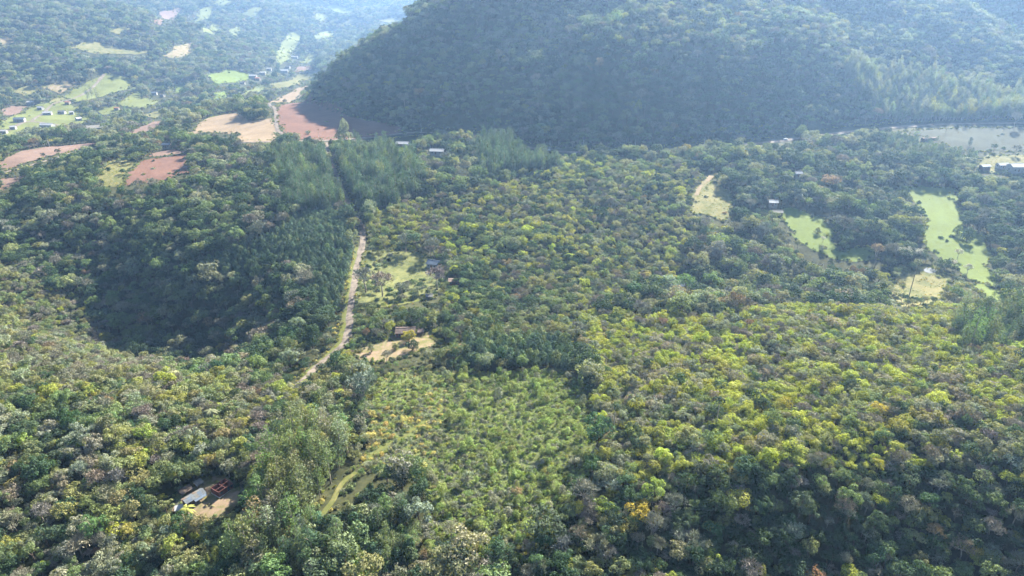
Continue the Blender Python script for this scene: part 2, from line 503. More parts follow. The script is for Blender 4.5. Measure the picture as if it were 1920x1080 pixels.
sheet('ploughed_field', [(232, 254), (250, 245), (287, 228), (310, 227), (300, 238), (270, 250)], M['soil'], 'red sliver of field among the trees above the village', 'field')
# valley fields far left
for px, mt, lb in [
    ([(117, 180), (197, 139), (225, 140), (250, 155), (240, 166), (200, 181), (140, 191)], 'pale_grass', 'large pale green pasture sloping above the village'),
    ([(225, 192), (255, 172), (270, 185), (302, 190), (270, 206), (228, 201)], 'pale_grass', 'small pasture behind the tall village trees'),
    ([(382, 138), (425, 131), (466, 139), (450, 155), (410, 161)], 'grass', 'oval green pasture beside the far farmhouses'),
    ([(397, 189), (412, 172), (434, 169), (422, 184)], 'grass', 'narrow green pasture below the oval one'),
    ([(316, 180), (330, 160), (350, 154), (338, 172)], 'grass', 'thin green meadow strip near the valley houses'),
    ([(515, 122), (528, 84), (545, 62), (563, 58), (562, 78), (543, 102), (532, 118)], 'pale_grass', 'long pale meadow running up the side valley'),
    ([(563, 120), (580, 97), (597, 102), (582, 119)], 'pale_grass', 'small pale meadow at the foot of the far slope'),
    ([(552, 136), (555, 124), (589, 124), (586, 134)], 'soil', 'small red field by the side valley houses'),
    ([(284, 44), (300, 25), (344, 15), (324, 38), (300, 48)], 'soil', 'dull red field high on the far hillside'),
    ([(345, 44), (373, 15), (402, 14), (397, 28), (362, 46)], 'pale_grass', 'bright pasture beside the high red field'),
    ([(310, 106), (327, 86), (358, 79), (358, 98), (330, 110)], 'bare', 'bare pinkish field on the far hillside'),
    ([(130, 90), (150, 80), (180, 80), (240, 93), (300, 98), (232, 104), (175, 99)], 'dry', 'long olive fallow strip across the far hillside'),
    ([(78, 164), (120, 151), (152, 155), (118, 176)], 'bare', 'brown bare patch above the village pasture'),
    ([(0, 209), (18, 198), (52, 200), (46, 211), (5, 219)], 'soil', 'reddish garden field behind the village'),
    ([(587, 32), (600, 25), (618, 30), (606, 42)], 'pale_grass', 'sunlit pale pasture far up the side valley'),
    ([(610, 14), (625, 8), (664, 18), (654, 26), (630, 21)], 'pale_grass', 'pale pasture near the head of the valley'),
    ([(708, 39), (742, 28), (775, 30), (730, 44)], 'dry', 'hazy bare slope behind the hill shoulder'),
    ([(425, 60), (440, 50), (455, 48), (450, 62), (432, 68)], 'pale_grass', 'small pale clearing on the far hillside'),
    ([(400, 2), (430, 0), (440, 5), (410, 9)], 'pale_grass', 'thin pasture near the top of the far hill'),
    ([(92, 192), (115, 181), (127, 187), (100, 198)], 'dry', 'strip of worn grass beside the climbing lane'),
    ([(438, 187), (470, 167), (502, 158), (492, 170), (455, 187)], 'pale_grass', 'pale grass strip along the side valley road'),
    ([(500, 160), (560, 140), (602, 134), (586, 146), (520, 168)], 'dry', 'tan open slope at the mouth of the side valley'),
    ([(268, 216), (310, 207), (332, 212), (290, 223)], 'dry', 'worn grass patch above the red sliver field'),
    ([(178, 206), (215, 199), (228, 208), (190, 216)], 'pale_grass', 'small lawn between the barn and the tall trees'),
    ([(28, 172), (60, 159), (77, 170), (40, 182)], 'dry', 'olive fallow patch above the red garden field'),
    ([(588, 72), (615, 54), (628, 60), (605, 77)], 'pale_grass', 'pale opening on the far side of the long meadow'),
    ([(640, 42), (665, 31), (682, 38), (655, 48)], 'dry', 'hazy tan opening near the valley head'),
    ([(373, 58), (400, 44), (417, 50), (395, 63)], 'pale_grass', 'small bright opening below the high pasture'),
    ([(453, 27), (480, 14), (498, 20), (470, 33)], 'pale_grass', 'narrow bright opening on the far crest'),
    ([(205, 60), (235, 52), (250, 58), (222, 67)], 'dry', 'faint fallow opening high on the wooded far slope'),
    ([(0, 72), (18, 68), (22, 80), (0, 86)], 'bare', 'bare brownish patch on the wooded far slope'),
]:
    sheet('far_field', px, M[mt], lb, 'field', lift=0.5, keep=0.035)
sheet('village_green', [(0, 228), (40, 214), (70, 196), (122, 190), (150, 205), (168, 222), (135, 244), (75, 262), (0, 268)], M['pale_grass'],
      'worn grass and yards around the village houses', 'ground', lift=0.4, keep=0.25)
# right side pastures
sheet('pasture', [(1466, 391), (1492, 391), (1526, 405), (1546, 407), (1552, 420), (1564, 436), (1562, 455), (1572, 468), (1640, 463), (1648, 485), (1602, 491), (1560, 486), (1530, 471), (1494, 452), (1478, 424), (1464, 402)],
      M['grass'], 'bright green pasture below the small white-roofed house', 'pasture')
sheet('pasture', [(1698, 352), (1730, 350), (1790, 352), (1802, 400), (1806, 432), (1846, 438), (1853, 470), (1858, 500), (1874, 541), (1832, 531), (1800, 511), (1772, 492), (1744, 470), (1726, 440), (1738, 410), (1712, 380)],
      M['grass'], 'terraced green pasture with scattered trees on the right', 'pasture', keep=0.03)
sheet('pasture', [(1818, 534), (1850, 531), (1888, 560), (1884, 569), (1842, 556)], M['grass'], 'small bright grass wedge below the terraced pasture', 'pasture')
sheet('meadow', [(1668, 500), (1700, 492), (1760, 500), (1790, 520), (1745, 575), (1690, 580), (1672, 545)], M['dry'], 'rough tussocky meadow around the pond', 'pasture', keep=0.42)
sheet('clearing', [(1292, 392), (1304, 350), (1324, 333), (1334, 340), (1372, 360), (1374, 392), (1369, 411), (1350, 417), (1334, 405), (1300, 402)], M['dry'],
      'tan grass clearing at the end of a footpath', 'clearing', lift=0.2, keep=0.03)
sheet('field', [(1692, 246), (1800, 238), (1920, 240), (1960, 285), (1880, 284), (1790, 282), (1766, 264), (1738, 258)], M['shade_toned_field'],
      'worn grass field coloured as if shaded between the hill road and the houses', 'field', keep=0.02)
sheet('yard', [(1835, 300), (1850, 288), (1925, 292), (1960, 330), (1900, 330), (1838, 322)], M['dry'], 'dry grass yard around the white house', 'yard', lift=0.2, keep=0.04)
# centre
sheet('meadow', [(676, 482), (692, 468), (740, 470), (790, 478), (826, 492), (832, 540), (812, 556), (742, 569), (662, 580), (668, 540), (673, 505)], M['meadow'],
      'overgrown yellowish meadow east of the dirt road', 'meadow', keep=0.3)
sheet('clearing', [(664, 664), (700, 641), (745, 629), (806, 620), (826, 640), (782, 667), (722, 680), (676, 678)], M['bare'],
      'bare earth yard in front of the brown-roofed house', 'clearing', keep=0.0)
sheet('clearing', [(318, 957), (342, 918), (384, 893), (432, 898), (458, 922), (446, 948), (424, 968), (380, 972), (330, 966)], M['bare'],
      'bare earth and grass yard of the tin-roofed farmstead', 'clearing', keep=0.0)
sheet('rough_ground', [(840, 705), (1060, 695), (1108, 740), (1118, 850), (1090, 895), (960, 950), (832, 955), (812, 900), (836, 780)], M['scrub_floor'],
      'rough grassy ground under the young scrub', 'ground', clear=False, step=3)
sheet('rough_ground', [(694, 722), (760, 694), (836, 694), (832, 780), (808, 900), (760, 896), (692, 876), (694, 840)], M['scrub_floor'],
      'rough grassy ground beside the overgrown grass track', 'ground', clear=False, step=3)
# roads
ribbon('dirt_road', [(560, 722), (575, 708), (600, 682), (632, 657), (648, 640), (655, 612), (656, 590), (660, 560), (666, 525), (671, 492), (679, 462), (680, 440), (672, 412), (654, 384), (640, 352), (628, 322), (616, 290), (612, 267)],
       3.8, M['road'], 'winding pale dirt road climbing between the plantations', clear=0.9, fr=0.5)
ribbon('gravel_road', [(400, 268), (480, 267), (540, 265), (612, 264), (700, 258), (778, 249), (860, 252), (940, 264), (985, 275), (1030, 283), (1110, 286), (1200, 284), (1310, 276), (1400, 271), (1450, 266), (1520, 257), (1600, 247), (1680, 239), (1760, 234), (1850, 232), (1990, 235)],
       5.5, M['road'], 'gravel road along the foot of the forested hill', lift=0.3, clear=9.0)
ribbon('field_track', [(503, 194), (515, 204), (517, 222), (520, 242), (530, 252), (545, 262)], 4.0, M['road'], 'pale track along the edge of the dark red field', lift=0.35, clear=2)
ribbon('field_track', [(0, 326), (40, 315), (62, 309), (110, 295), (140, 286)], 5.0, M['road'], 'pale track below the long red field', lift=0.3, clear=2)
ribbon('footpath', [(668, 886), (650, 898), (636, 915), (625, 938), (612, 955), (600, 972)], 1.6, M['dry'], 'eroded tan footpath beside the eucalyptus trees', clear=1.5, cat='path')
ribbon('grass_track', [(828, 770), (790, 795), (755, 820), (722, 836), (700, 852), (680, 874)], 1.5, M['verge'], 'overgrown grass track through the scrub', clear=0.0, cat='path')
ribbon('farm_track', [(664, 580), (720, 574), (770, 567), (810, 556)], 3.0, M['verge'], 'faint grass track across the overgrown meadow', clear=1.0, cat='path')
ribbon('village_street', [(15, 246), (40, 232), (62, 229), (100, 234), (135, 238)], 6.0, M['road'], 'pale street through the valley village', lift=0.7, clear=3)
ribbon('village_street', [(60, 228), (80, 215), (100, 196), (140, 185), (170, 168), (196, 140)], 5.0, M['road'], 'pale lane climbing beside the village pasture', lift=0.8, clear=2)
ribbon('footpath', [(1306, 368), (1312, 352), (1328, 338), (1334, 330)], 3.5, M['bare'], 'tan footpath leading down to the small clearing', lift=0.3, clear=1.5, cat='path')
LINES.append((poly([(560, 722), (575, 708), (600, 682), (632, 657), (648, 640), (655, 612)]), 3.2)); FRINGE.append(8.0)
# grassy verges on both sides of the dirt road
ribbon('grass_verge', [(560, 728), (588, 692), (622, 660), (640, 642), (648, 612), (650, 590), (655, 560), (661, 525), (666, 492), (673, 464)], 5.0, M['verge'],
       'yellowish grass verge beside the dirt road', cat='verge', lift=0.08, clear=0.0, fr=.5)
# keep the sight lines to the houses open
for u, v, hw, hh in [(761, 626, 22, 9), (789, 625, 8, 6), (814, 498, 12, 9), (852, 530, 10, 8), (806, 558, 8, 6), (757, 272, 18, 8), (820, 289, 16, 8), (1266, 545, 11, 6), (1310, 550, 16, 6),
                     (1449, 386, 10, 8), (1457, 399, 12, 6), (1495, 331, 8, 10), (1900, 318, 30, 14), (1845, 316, 16, 7), (1742, 260, 18, 6), (314, 276, 10, 9), (378, 310, 7, 6),
                     (345, 935, 34, 18), (415, 915, 24, 16), (337, 958, 12, 8), (1740, 508, 16, 8), (1473, 261, 5, 5), (1031, 282, 5, 5)] + \
        [(u, v, 9, 6) for u, v in [(58, 196), (77, 206), (90, 216), (117, 214), (135, 215), (148, 227), (38, 229), (26, 243), (7, 251), (235, 220), (317, 217), (128, 196), (290, 178),
                                   (305, 182), (475, 146), (492, 140), (484, 150), (455, 158), (533, 136), (540, 128), (553, 110), (505, 132), (220, 207)]] + [(90, 240, 12, 7), (185, 243, 24, 9)]:
    q = [(u - hw, v - hh), (u + hw, v - hh), (u + hw, v + 3), (u - hw, v + 3)]
    CLEAR.append((poly(q), q, 0.0))
for ln in ([(985, 275), (1030, 283), (1080, 286)], [(1395, 272), (1450, 266), (1530, 256)], [(1680, 239), (1760, 234), (1850, 232), (1920, 234)], [(740, 254), (778, 249), (800, 249)]):
    for (u1, v1), (u2, v2) in zip(ln[:-1], ln[1:]):
        q = [(u1, v1 - 4), (u2, v2 - 4), (u2, v2 + 4), (u1, v1 + 4)]
        CLEAR.append((poly(q), q, 0.0))
q = [(1462, 386), (1555, 398), (1578, 470), (1655, 464), (1655, 498), (1540, 496), (1488, 452)]
CLEAR.append((poly(q), q, 0.02))
pond_px = [(1730, 507), (1738, 503), (1750, 504), (1755, 509), (1747, 513), (1735, 512)]

# ------------------------------------------------------------------ tree shapes
def leaves(c, n, size, r, asp=1.0, tilt=0.5):
    """small leaf-clump faces at c, facing about n"""
    k = len(c)
    n = n / (np.linalg.norm(n, axis=1, keepdims=True) + 1e-9)
    n = n + tilt * r.normal(size=(k, 3))
    n /= np.linalg.norm(n, axis=1, keepdims=True)
    t = np.cross(n, r.normal(size=(k, 3)))
    t /= np.linalg.norm(t, axis=1, keepdims=True) + 1e-9
    b = np.cross(n, t)
    s = size * r.uniform(0.6, 1.3, (k, 1))
    u, w = t * s, b * s * asp
    kink = n * s * r.uniform(-0.35, 0.35, (k, 1))
    V = np.stack([c - u, c - w * 0.8 + kink, c + u * 1.05, c + w * 0.8 - kink * 0.4], 1).reshape(-1, 3)
    return V, np.arange(4 * k).reshape(-1, 4)
def tube(path, radii, sides=6):
    V, F = [], []
    path = [Vector(p) for p in path]
    for i, p in enumerate(path):
        d = (path[min(i + 1, len(path) - 1)] - path[max(i - 1, 0)]).normalized()
        a = d.orthogonal().normalized()
        b = d.cross(a)
        for j in range(sides):
            t = 2 * math.pi * j / sides
            V.append(tuple(p + (a * math.cos(t) + b * math.sin(t)) * radii[i]))
        if i:
            o = (i - 1) * sides
            for j in range(sides):
                F.append((o + j, o + (j + 1) % sides, o + sides + (j + 1) % sides, o + sides + j))
    return np.array(V), np.array(F)
def merge(parts):
    V, F, o = [], [], 0
    for v, f in parts:
        V.append(v); F.append(f + o); o += len(v)
    return np.concatenate(V), np.concatenate(F)
def make_trunk(h, tips, r, rad=0.28):
    top = Vector((r.normal() * .25, r.normal() * .25, h))
    parts = [tube([(0, 0, -0.8), (r.normal() * .1, r.normal() * .1, h * .5), top], [rad * 1.25, rad, rad * .75])]
    for t in tips:
        t = Vector(t)
        mid = (top * .55 + t * .45) + Vector((0, 0, -0.4))
        parts.append(tube([top - Vector((0, 0, .5)), mid, t], [rad * .6, rad * .42, rad * .15], 5))
    return merge(parts)

def broadleaf(seed, R=5.0, flat=0.72, nl=20, n=1250, H=5.2, size=0.36, open_=0.0, lobe=(0.20, 0.40)):
    r = np.random.default_rng(seed)
    d = r.normal(size=(nl, 3))
    d[:, 2] = np.abs(d[:, 2]) * 1.0 - 0.28
    d /= np.linalg.norm(d, axis=1, keepdims=True)
    rad = r.uniform(0.38, 0.95, (nl, 1)) * R
    c = d * rad * np.array([1.0 + r.normal() * .16, 1.0 + r.normal() * .16, flat])
    lr = r.uniform(*lobe, nl) * R
    c[0] = (0, 0, R * flat * .55)
    pick = r.choice(nl, n, p=lr ** 2 / (lr ** 2).sum())
    q = r.normal(size=(n, 3))
    q /= np.linalg.norm(q, axis=1, keepdims=True)
    q[:, 2] = np.where(q[:, 2] < -0.35, -q[:, 2], q[:, 2])
    rr = lr[pick] * (1 - 0.35 * r.random(n) ** 3 + 0.10 * r.random(n))
    p = c[pick] + q * rr[:, None] * np.array([1, 1, 0.85])
    # leave out what is buried deep inside other lobes
    dd = np.linalg.norm(p[:, None] - c[None], axis=2) / lr[None]
    keep = dd.min(1) > 0.62
    keep &= r.random(n) > open_
    p, q = p[keep], q[keep]
    z0 = H + R * flat * 0.35
    Vl, Fl = leaves(p + np.array([0, 0, z0]), q, size, r, asp=0.8)
    tips = (c * 0.9 + np.array([0, 0, z0]))[r.choice(nl, 6, replace=False)]
    return (Vl, Fl), make_trunk(H, tips, r)

def leafless(seed, R=4.6):
    """fuzzy dome of bare twigs"""
    r = np.random.default_rng(seed)
    n = 760
    nl = 16
    d = r.normal(size=(nl, 3)); d[:, 2] = np.abs(d[:, 2]) - 0.15
    d /= np.linalg.norm(d, axis=1, keepdims=True)
    c = d * r.uniform(.5, .8, (nl, 1)) * R * np.array([1, 1, .75])
    lr = r.uniform(.28, .42, nl) * R
    pick = r.integers(0, nl, n)
    q = r.normal(size=(n, 3)); q /= np.linalg.norm(q, axis=1, keepdims=True)
    q[:, 2] = np.where(q[:, 2] < -0.2, -q[:, 2], q[:, 2])
    p = c[pick] + q * (lr[pick] * r.uniform(.5, 1.05, n))[:, None]
    z0 = 5.6 + R * .2
    p = p + np.array([0, 0, z0])
    # long thin slivers that run outwards
    t = q + 0.5 * r.normal(size=(n, 3)) + np.array([0, 0, .5]); t /= np.linalg.norm(t, axis=1, keepdims=True)
    b = np.cross(t, r.normal(size=(n, 3))); b /= np.linalg.norm(b, axis=1, keepdims=True)
    L, w = r.uniform(.35, .8, (n, 1)), r.uniform(.07, .15, (n, 1))
    V = np.stack([p - t * L, p - b * w, p + t * L, p + b * w], 1).reshape(-1, 3)
    F = np.arange(4 * n).reshape(-1, 4)
    tips = (c + np.array([0, 0, z0]))[r.choice(nl, 9, replace=False)]
    return (V, F), make_trunk(5.2, tips, r, 0.25)

def eucalyptus(seed, H=17.0, R=3.0):
    """tall tree with several plumes stacked up a pale stem"""
    r = np.random.default_rng(seed)
    nl = 26
    zz = np.sort(r.uniform(0.28, 1.0, nl))
    prof = np.interp(zz, [.25, .45, .7, .9, 1.0], [.6, 1.0, .9, .55, .15])
    a = r.uniform(0, 2 * math.pi, nl)
    c = np.stack([np.cos(a) * prof * R * r.uniform(.3, .85, nl), np.sin(a) * prof * R * r.uniform(.3, .85, nl), zz * H], 1)
    lr = prof * R * r.uniform(.30, .50, nl) + .35
    n = 1500
    pick = r.choice(nl, n, p=lr ** 2 / (lr ** 2).sum())
    q = r.normal(size=(n, 3)); q /= np.linalg.norm(q, axis=1, keepdims=True)
    p = c[pick] + q * (lr[pick] * (1 - .4 * r.random(n) ** 2))[:, None] * np.array([1, 1, 1.35])
    dd = np.linalg.norm(p[:, None] - c[None], axis=2) / lr[None]
    k = dd.min(1) > .55
    Vl, Fl = leaves(p[k], q[k] + np.array([0, 0, .15]), 0.28, r, asp=.6, tilt=.55)
    tr = merge([tube([(0, 0, -.8), (r.normal() * .2, r.normal() * .2, H * .5), (0, 0, H * .92)], [.26, .19, .05])] +
               [tube([(0, 0, max(t[2] - 2.2, 1)), t], [.09, .03], 4) for t in c[r.choice(nl, 8, replace=False)]])
    return (Vl, Fl), tr

def plantation(seed, H=11.0, R=1.7):
    """slim pointed plantation tree"""
    r = np.random.default_rng(seed)
    n = 520
    z = r.beta(1.3, 1.2, n)
    prof = np.interp(z, [0, .15, .5, .85, 1], [.85, 1, .95, .72, .2])
    a = r.uniform(0, 2 * math.pi, n)
    rr = R * prof * np.sqrt(r.uniform(.35, 1, n)) * (1 + .22 * np.sin(a * 3 + z * 14 + seed))
    p = np.stack([np.cos(a) * rr, np.sin(a) * rr, H * (.18 + .82 * z)], 1)
    q = np.stack([np.cos(a), np.sin(a), np.full(n, .75)], 1)
    Vl, Fl = leaves(p, q, 0.27, r, asp=.55, tilt=.45)
    return (Vl, Fl), tube([(0, 0, -.6), (0, 0, H * .9)], [.17, .04], 5)

def shrub(seed, R=1.9):
    r = np.random.default_rng(seed)
    nl, n = 9, 420
    d = r.normal(size=(nl, 3)); d[:, 2] = np.abs(d[:, 2])
    d /= np.linalg.norm(d, axis=1, keepdims=True)
    c = d * r.uniform(.3, .75, (nl, 1)) * R * np.array([1, 1, .95])
    lr = r.uniform(.3, .5, nl) * R
    pick = r.integers(0, nl, n)
    q = r.normal(size=(n, 3)); q /= np.linalg.norm(q, axis=1, keepdims=True)
    p = c[pick] + q * (lr[pick] * (1 - .4 * r.random(n) ** 2))[:, None]
    p[:, 2] = np.abs(p[:, 2]) + .25
    Vl, Fl = leaves(p, q + np.array([0, 0, .3]), 0.24, r, asp=.6, tilt=.6)
    st = merge([tube([(0, 0, -.5), tuple(np.array(t) * .8 + np.array([0, 0, .2]))], [.09, .03], 4) for t in c[:4]])
    return (Vl, Fl), st

def palm(seed, H=9.0):
    r = np.random.default_rng(seed)
    V, F, o = [], [], 0
    for i in range(15):
        a = 2 * math.pi * i / 15 + r.normal() * .12
        up = r.uniform(-.1, .9)
        prev = None
        for k in range(7):
            t = k / 6
            rad = 3.0 * t
            p = Vector((math.cos(a) * rad, math.sin(a) * rad, H + up * 1.9 * t - 2.6 * t * t))
            side = Vector((-math.sin(a), math.cos(a), 0)) * (0.42 * math.sin(math.pi * min(t * .9 + .08, 1)) + .03)
            dr = Vector((0, 0, -.22))
            V += [tuple(p + side + dr), tuple(p), tuple(p - side + dr)]
            if k:
                b = o + 3 * (k - 1)
                F += [(b, b + 1, b + 4, b + 3), (b + 1, b + 2, b + 5, b + 4)]
        o += 21
    return (np.array(V), np.array(F)), tube([(0, 0, -.6), (.15, .1, H * .5), (0, 0, H)], [.2, .15, .13], 7)

def tall_thin(seed, H=17.0):
    """bare mast-like trunk with a small umbrella of leaves"""
    r = np.random.default_rng(seed)
    (V, F), _ = broadleaf(seed, R=2.3, flat=.5, nl=9, n=360, H=H - 1.6, size=.26)
    return (V, F), tube([(0, 0, -.8), (r.normal() * .3, r.normal() * .3, H * .5), (0, 0, H)], [.26, .19, .10])

KINDS = {}
def kind(key, name, shapes, leaf, bark, ref_r, ref_h):
    KINDS[key] = dict(name=name, crown=[], trunk=[], proto=[], R=ref_r, H=ref_h)
    col = bpy.data.collections.new(name + '_shapes')           # source shapes only, not part of the scene
    for i, ((Vc, Fc), (Vt, Ft)) in enumerate(shapes):
        KINDS[key]['crown'].append(mesh_np(name + '_crown', Vc, Fc, [leaf]))
        KINDS[key]['trunk'].append(mesh_np(name + '_trunk', Vt, Ft, [bark], smooth=True))
        V, F = merge([(Vc, Fc), (Vt, Ft)])
        me = mesh_np(name + '_shape', V, F, [leaf, bark], np.r_[np.zeros(len(Fc)), np.ones(len(Ft))])
        o = bpy.data.objects.new('%s_shape_%02d' % (name, i), me)
        col.objects.link(o)
    KINDS[key]['col'] = col
kind('broad', 'broadleaf_tree', [broadleaf(100 + i, R=5.0, flat=[.7, .78, .62, .85, .7, .6, .9, .74, .66, .8][i], nl=[20, 24, 17, 22, 28, 15, 18, 26, 30, 14][i],
      n=1650, size=.325, H=[5, 5.4, 4.6, 5.8, 5, 4.4, 6.2, 5, 4.6, 5.4][i], open_=[0, .1, .25, 0, .15, 0, .1, .3, .2, .35][i]) for i in range(10)], M['leaf'], M['bark'], 5.0, 10.5)
kind('bare', 'leafless_tree', [leafless(200 + i) for i in range(4)], M['twig'], M['pale_bark'], 4.6, 10.0)
kind('euc', 'eucalyptus_tree', [eucalyptus(300 + i, H=[17, 15, 19, 16][i], R=[3, 3.3, 2.8, 3.4][i]) for i in range(4)], M['leaf'], M['pale_bark'], 3.0, 17.0)
kind('plant', 'plantation_tree', [plantation(400 + i, H=[6.2, 5.6, 6.8][i]) for i in range(3)], M['needle'], M['bark'], 1.7, 6.2)
kind('shrub', 'shrub', [shrub(500 + i) for i in range(4)], M['leaf'], M['bark'], 1.9, 3.2)
kind('bushy', 'bushy_tree', [broadleaf(800 + i, R=4.0, flat=[1.1, .95, 1.25, 1.0][i], nl=[22, 26, 20, 24][i], n=2300, H=.9, size=.25, lobe=(.26, .42)) for i in range(4)], M['leaf'], M['bark'], 4.0, 7.0)
kind('palm', 'palm_tree', [palm(600), palm(601, 7.5)], M['leaf'], M['pale_bark'], 3.0, 9.0)
kind('mast', 'tall_bare_trunked_tree', [tall_thin(700), tall_thin(701, 15)], M['leaf'], M['pale_bark'], 2.3, 17.0)

# ------------------------------------------------------------------ colours of foliage
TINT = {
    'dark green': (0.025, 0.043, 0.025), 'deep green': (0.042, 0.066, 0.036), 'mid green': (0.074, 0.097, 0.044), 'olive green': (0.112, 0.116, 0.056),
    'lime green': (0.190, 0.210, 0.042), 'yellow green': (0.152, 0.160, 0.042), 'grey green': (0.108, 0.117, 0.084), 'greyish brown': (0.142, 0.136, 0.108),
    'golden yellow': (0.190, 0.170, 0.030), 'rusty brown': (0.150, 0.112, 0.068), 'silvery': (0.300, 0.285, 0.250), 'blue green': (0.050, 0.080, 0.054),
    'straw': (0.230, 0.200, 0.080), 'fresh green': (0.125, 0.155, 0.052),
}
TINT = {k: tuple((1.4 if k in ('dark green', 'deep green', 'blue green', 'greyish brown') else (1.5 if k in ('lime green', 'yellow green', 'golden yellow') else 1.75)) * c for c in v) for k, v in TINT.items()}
TN = list(TINT)
# region: (pixel polygon, spacing, mean crown radius, kind shares, tint shares, words for the place)
MIX_RIGHT = {'lime green': 3.6, 'yellow green': 2.6, 'grey green': 2.0, 'olive green': 2.2, 'mid green': 1.8, 'deep green': 0.9, 'greyish brown': 0.8}
MIX_DARK = {'dark green': 3.0, 'deep green': 3.0, 'mid green': 2.2, 'yellow green': 0.7, 'olive green': 1.4, 'lime green': 0.4}  # shade of the near slope is partly mixed into these darker tints
MIX_LEFT = {'deep green': 1.8, 'mid green': 2.0, 'olive green': 2.6, 'grey green': 1.8, 'yellow green': 0.45, 'dark green': 1.0, 'lime green': 0.10}
MIX_LSLOPE = {'olive green': 3.2, 'grey green': 2.2, 'mid green': 1.3, 'yellow green': 0.4, 'deep green': 0.7, 'lime green': 0.05}
MIX_RIDGE = {'deep green': 2.6, 'dark green': 2.8, 'mid green': 2.2, 'grey green': 1.3, 'olive green': 0.9}  # dark shares deepen the ravine shadows through foliage colour
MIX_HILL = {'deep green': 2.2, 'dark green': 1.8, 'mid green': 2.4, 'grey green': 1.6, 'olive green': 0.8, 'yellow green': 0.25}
MIX_FAR = {'deep green': 2.0, 'mid green': 2.2, 'grey green': 2.0, 'dark green': 1.0, 'olive green': 1.0}
MIX_MID = {'mid green': 2.6, 'deep green': 2.0, 'olive green': 2.0, 'yellow green': 0.9, 'grey green': 1.3, 'dark green': 0.8}
MIX_SCRUB = {'fresh green': 5.0, 'olive green': 1.6, 'yellow green': 0.6, 'mid green': 1.2, 'grey green': 1.6}
MIX_EUC = {'grey green': 2.4, 'mid green': 2.2, 'olive green': 1.5}
MIX_PLANT = {'blue green': 3.0, 'deep green': 1.4, 'mid green': 0.8}
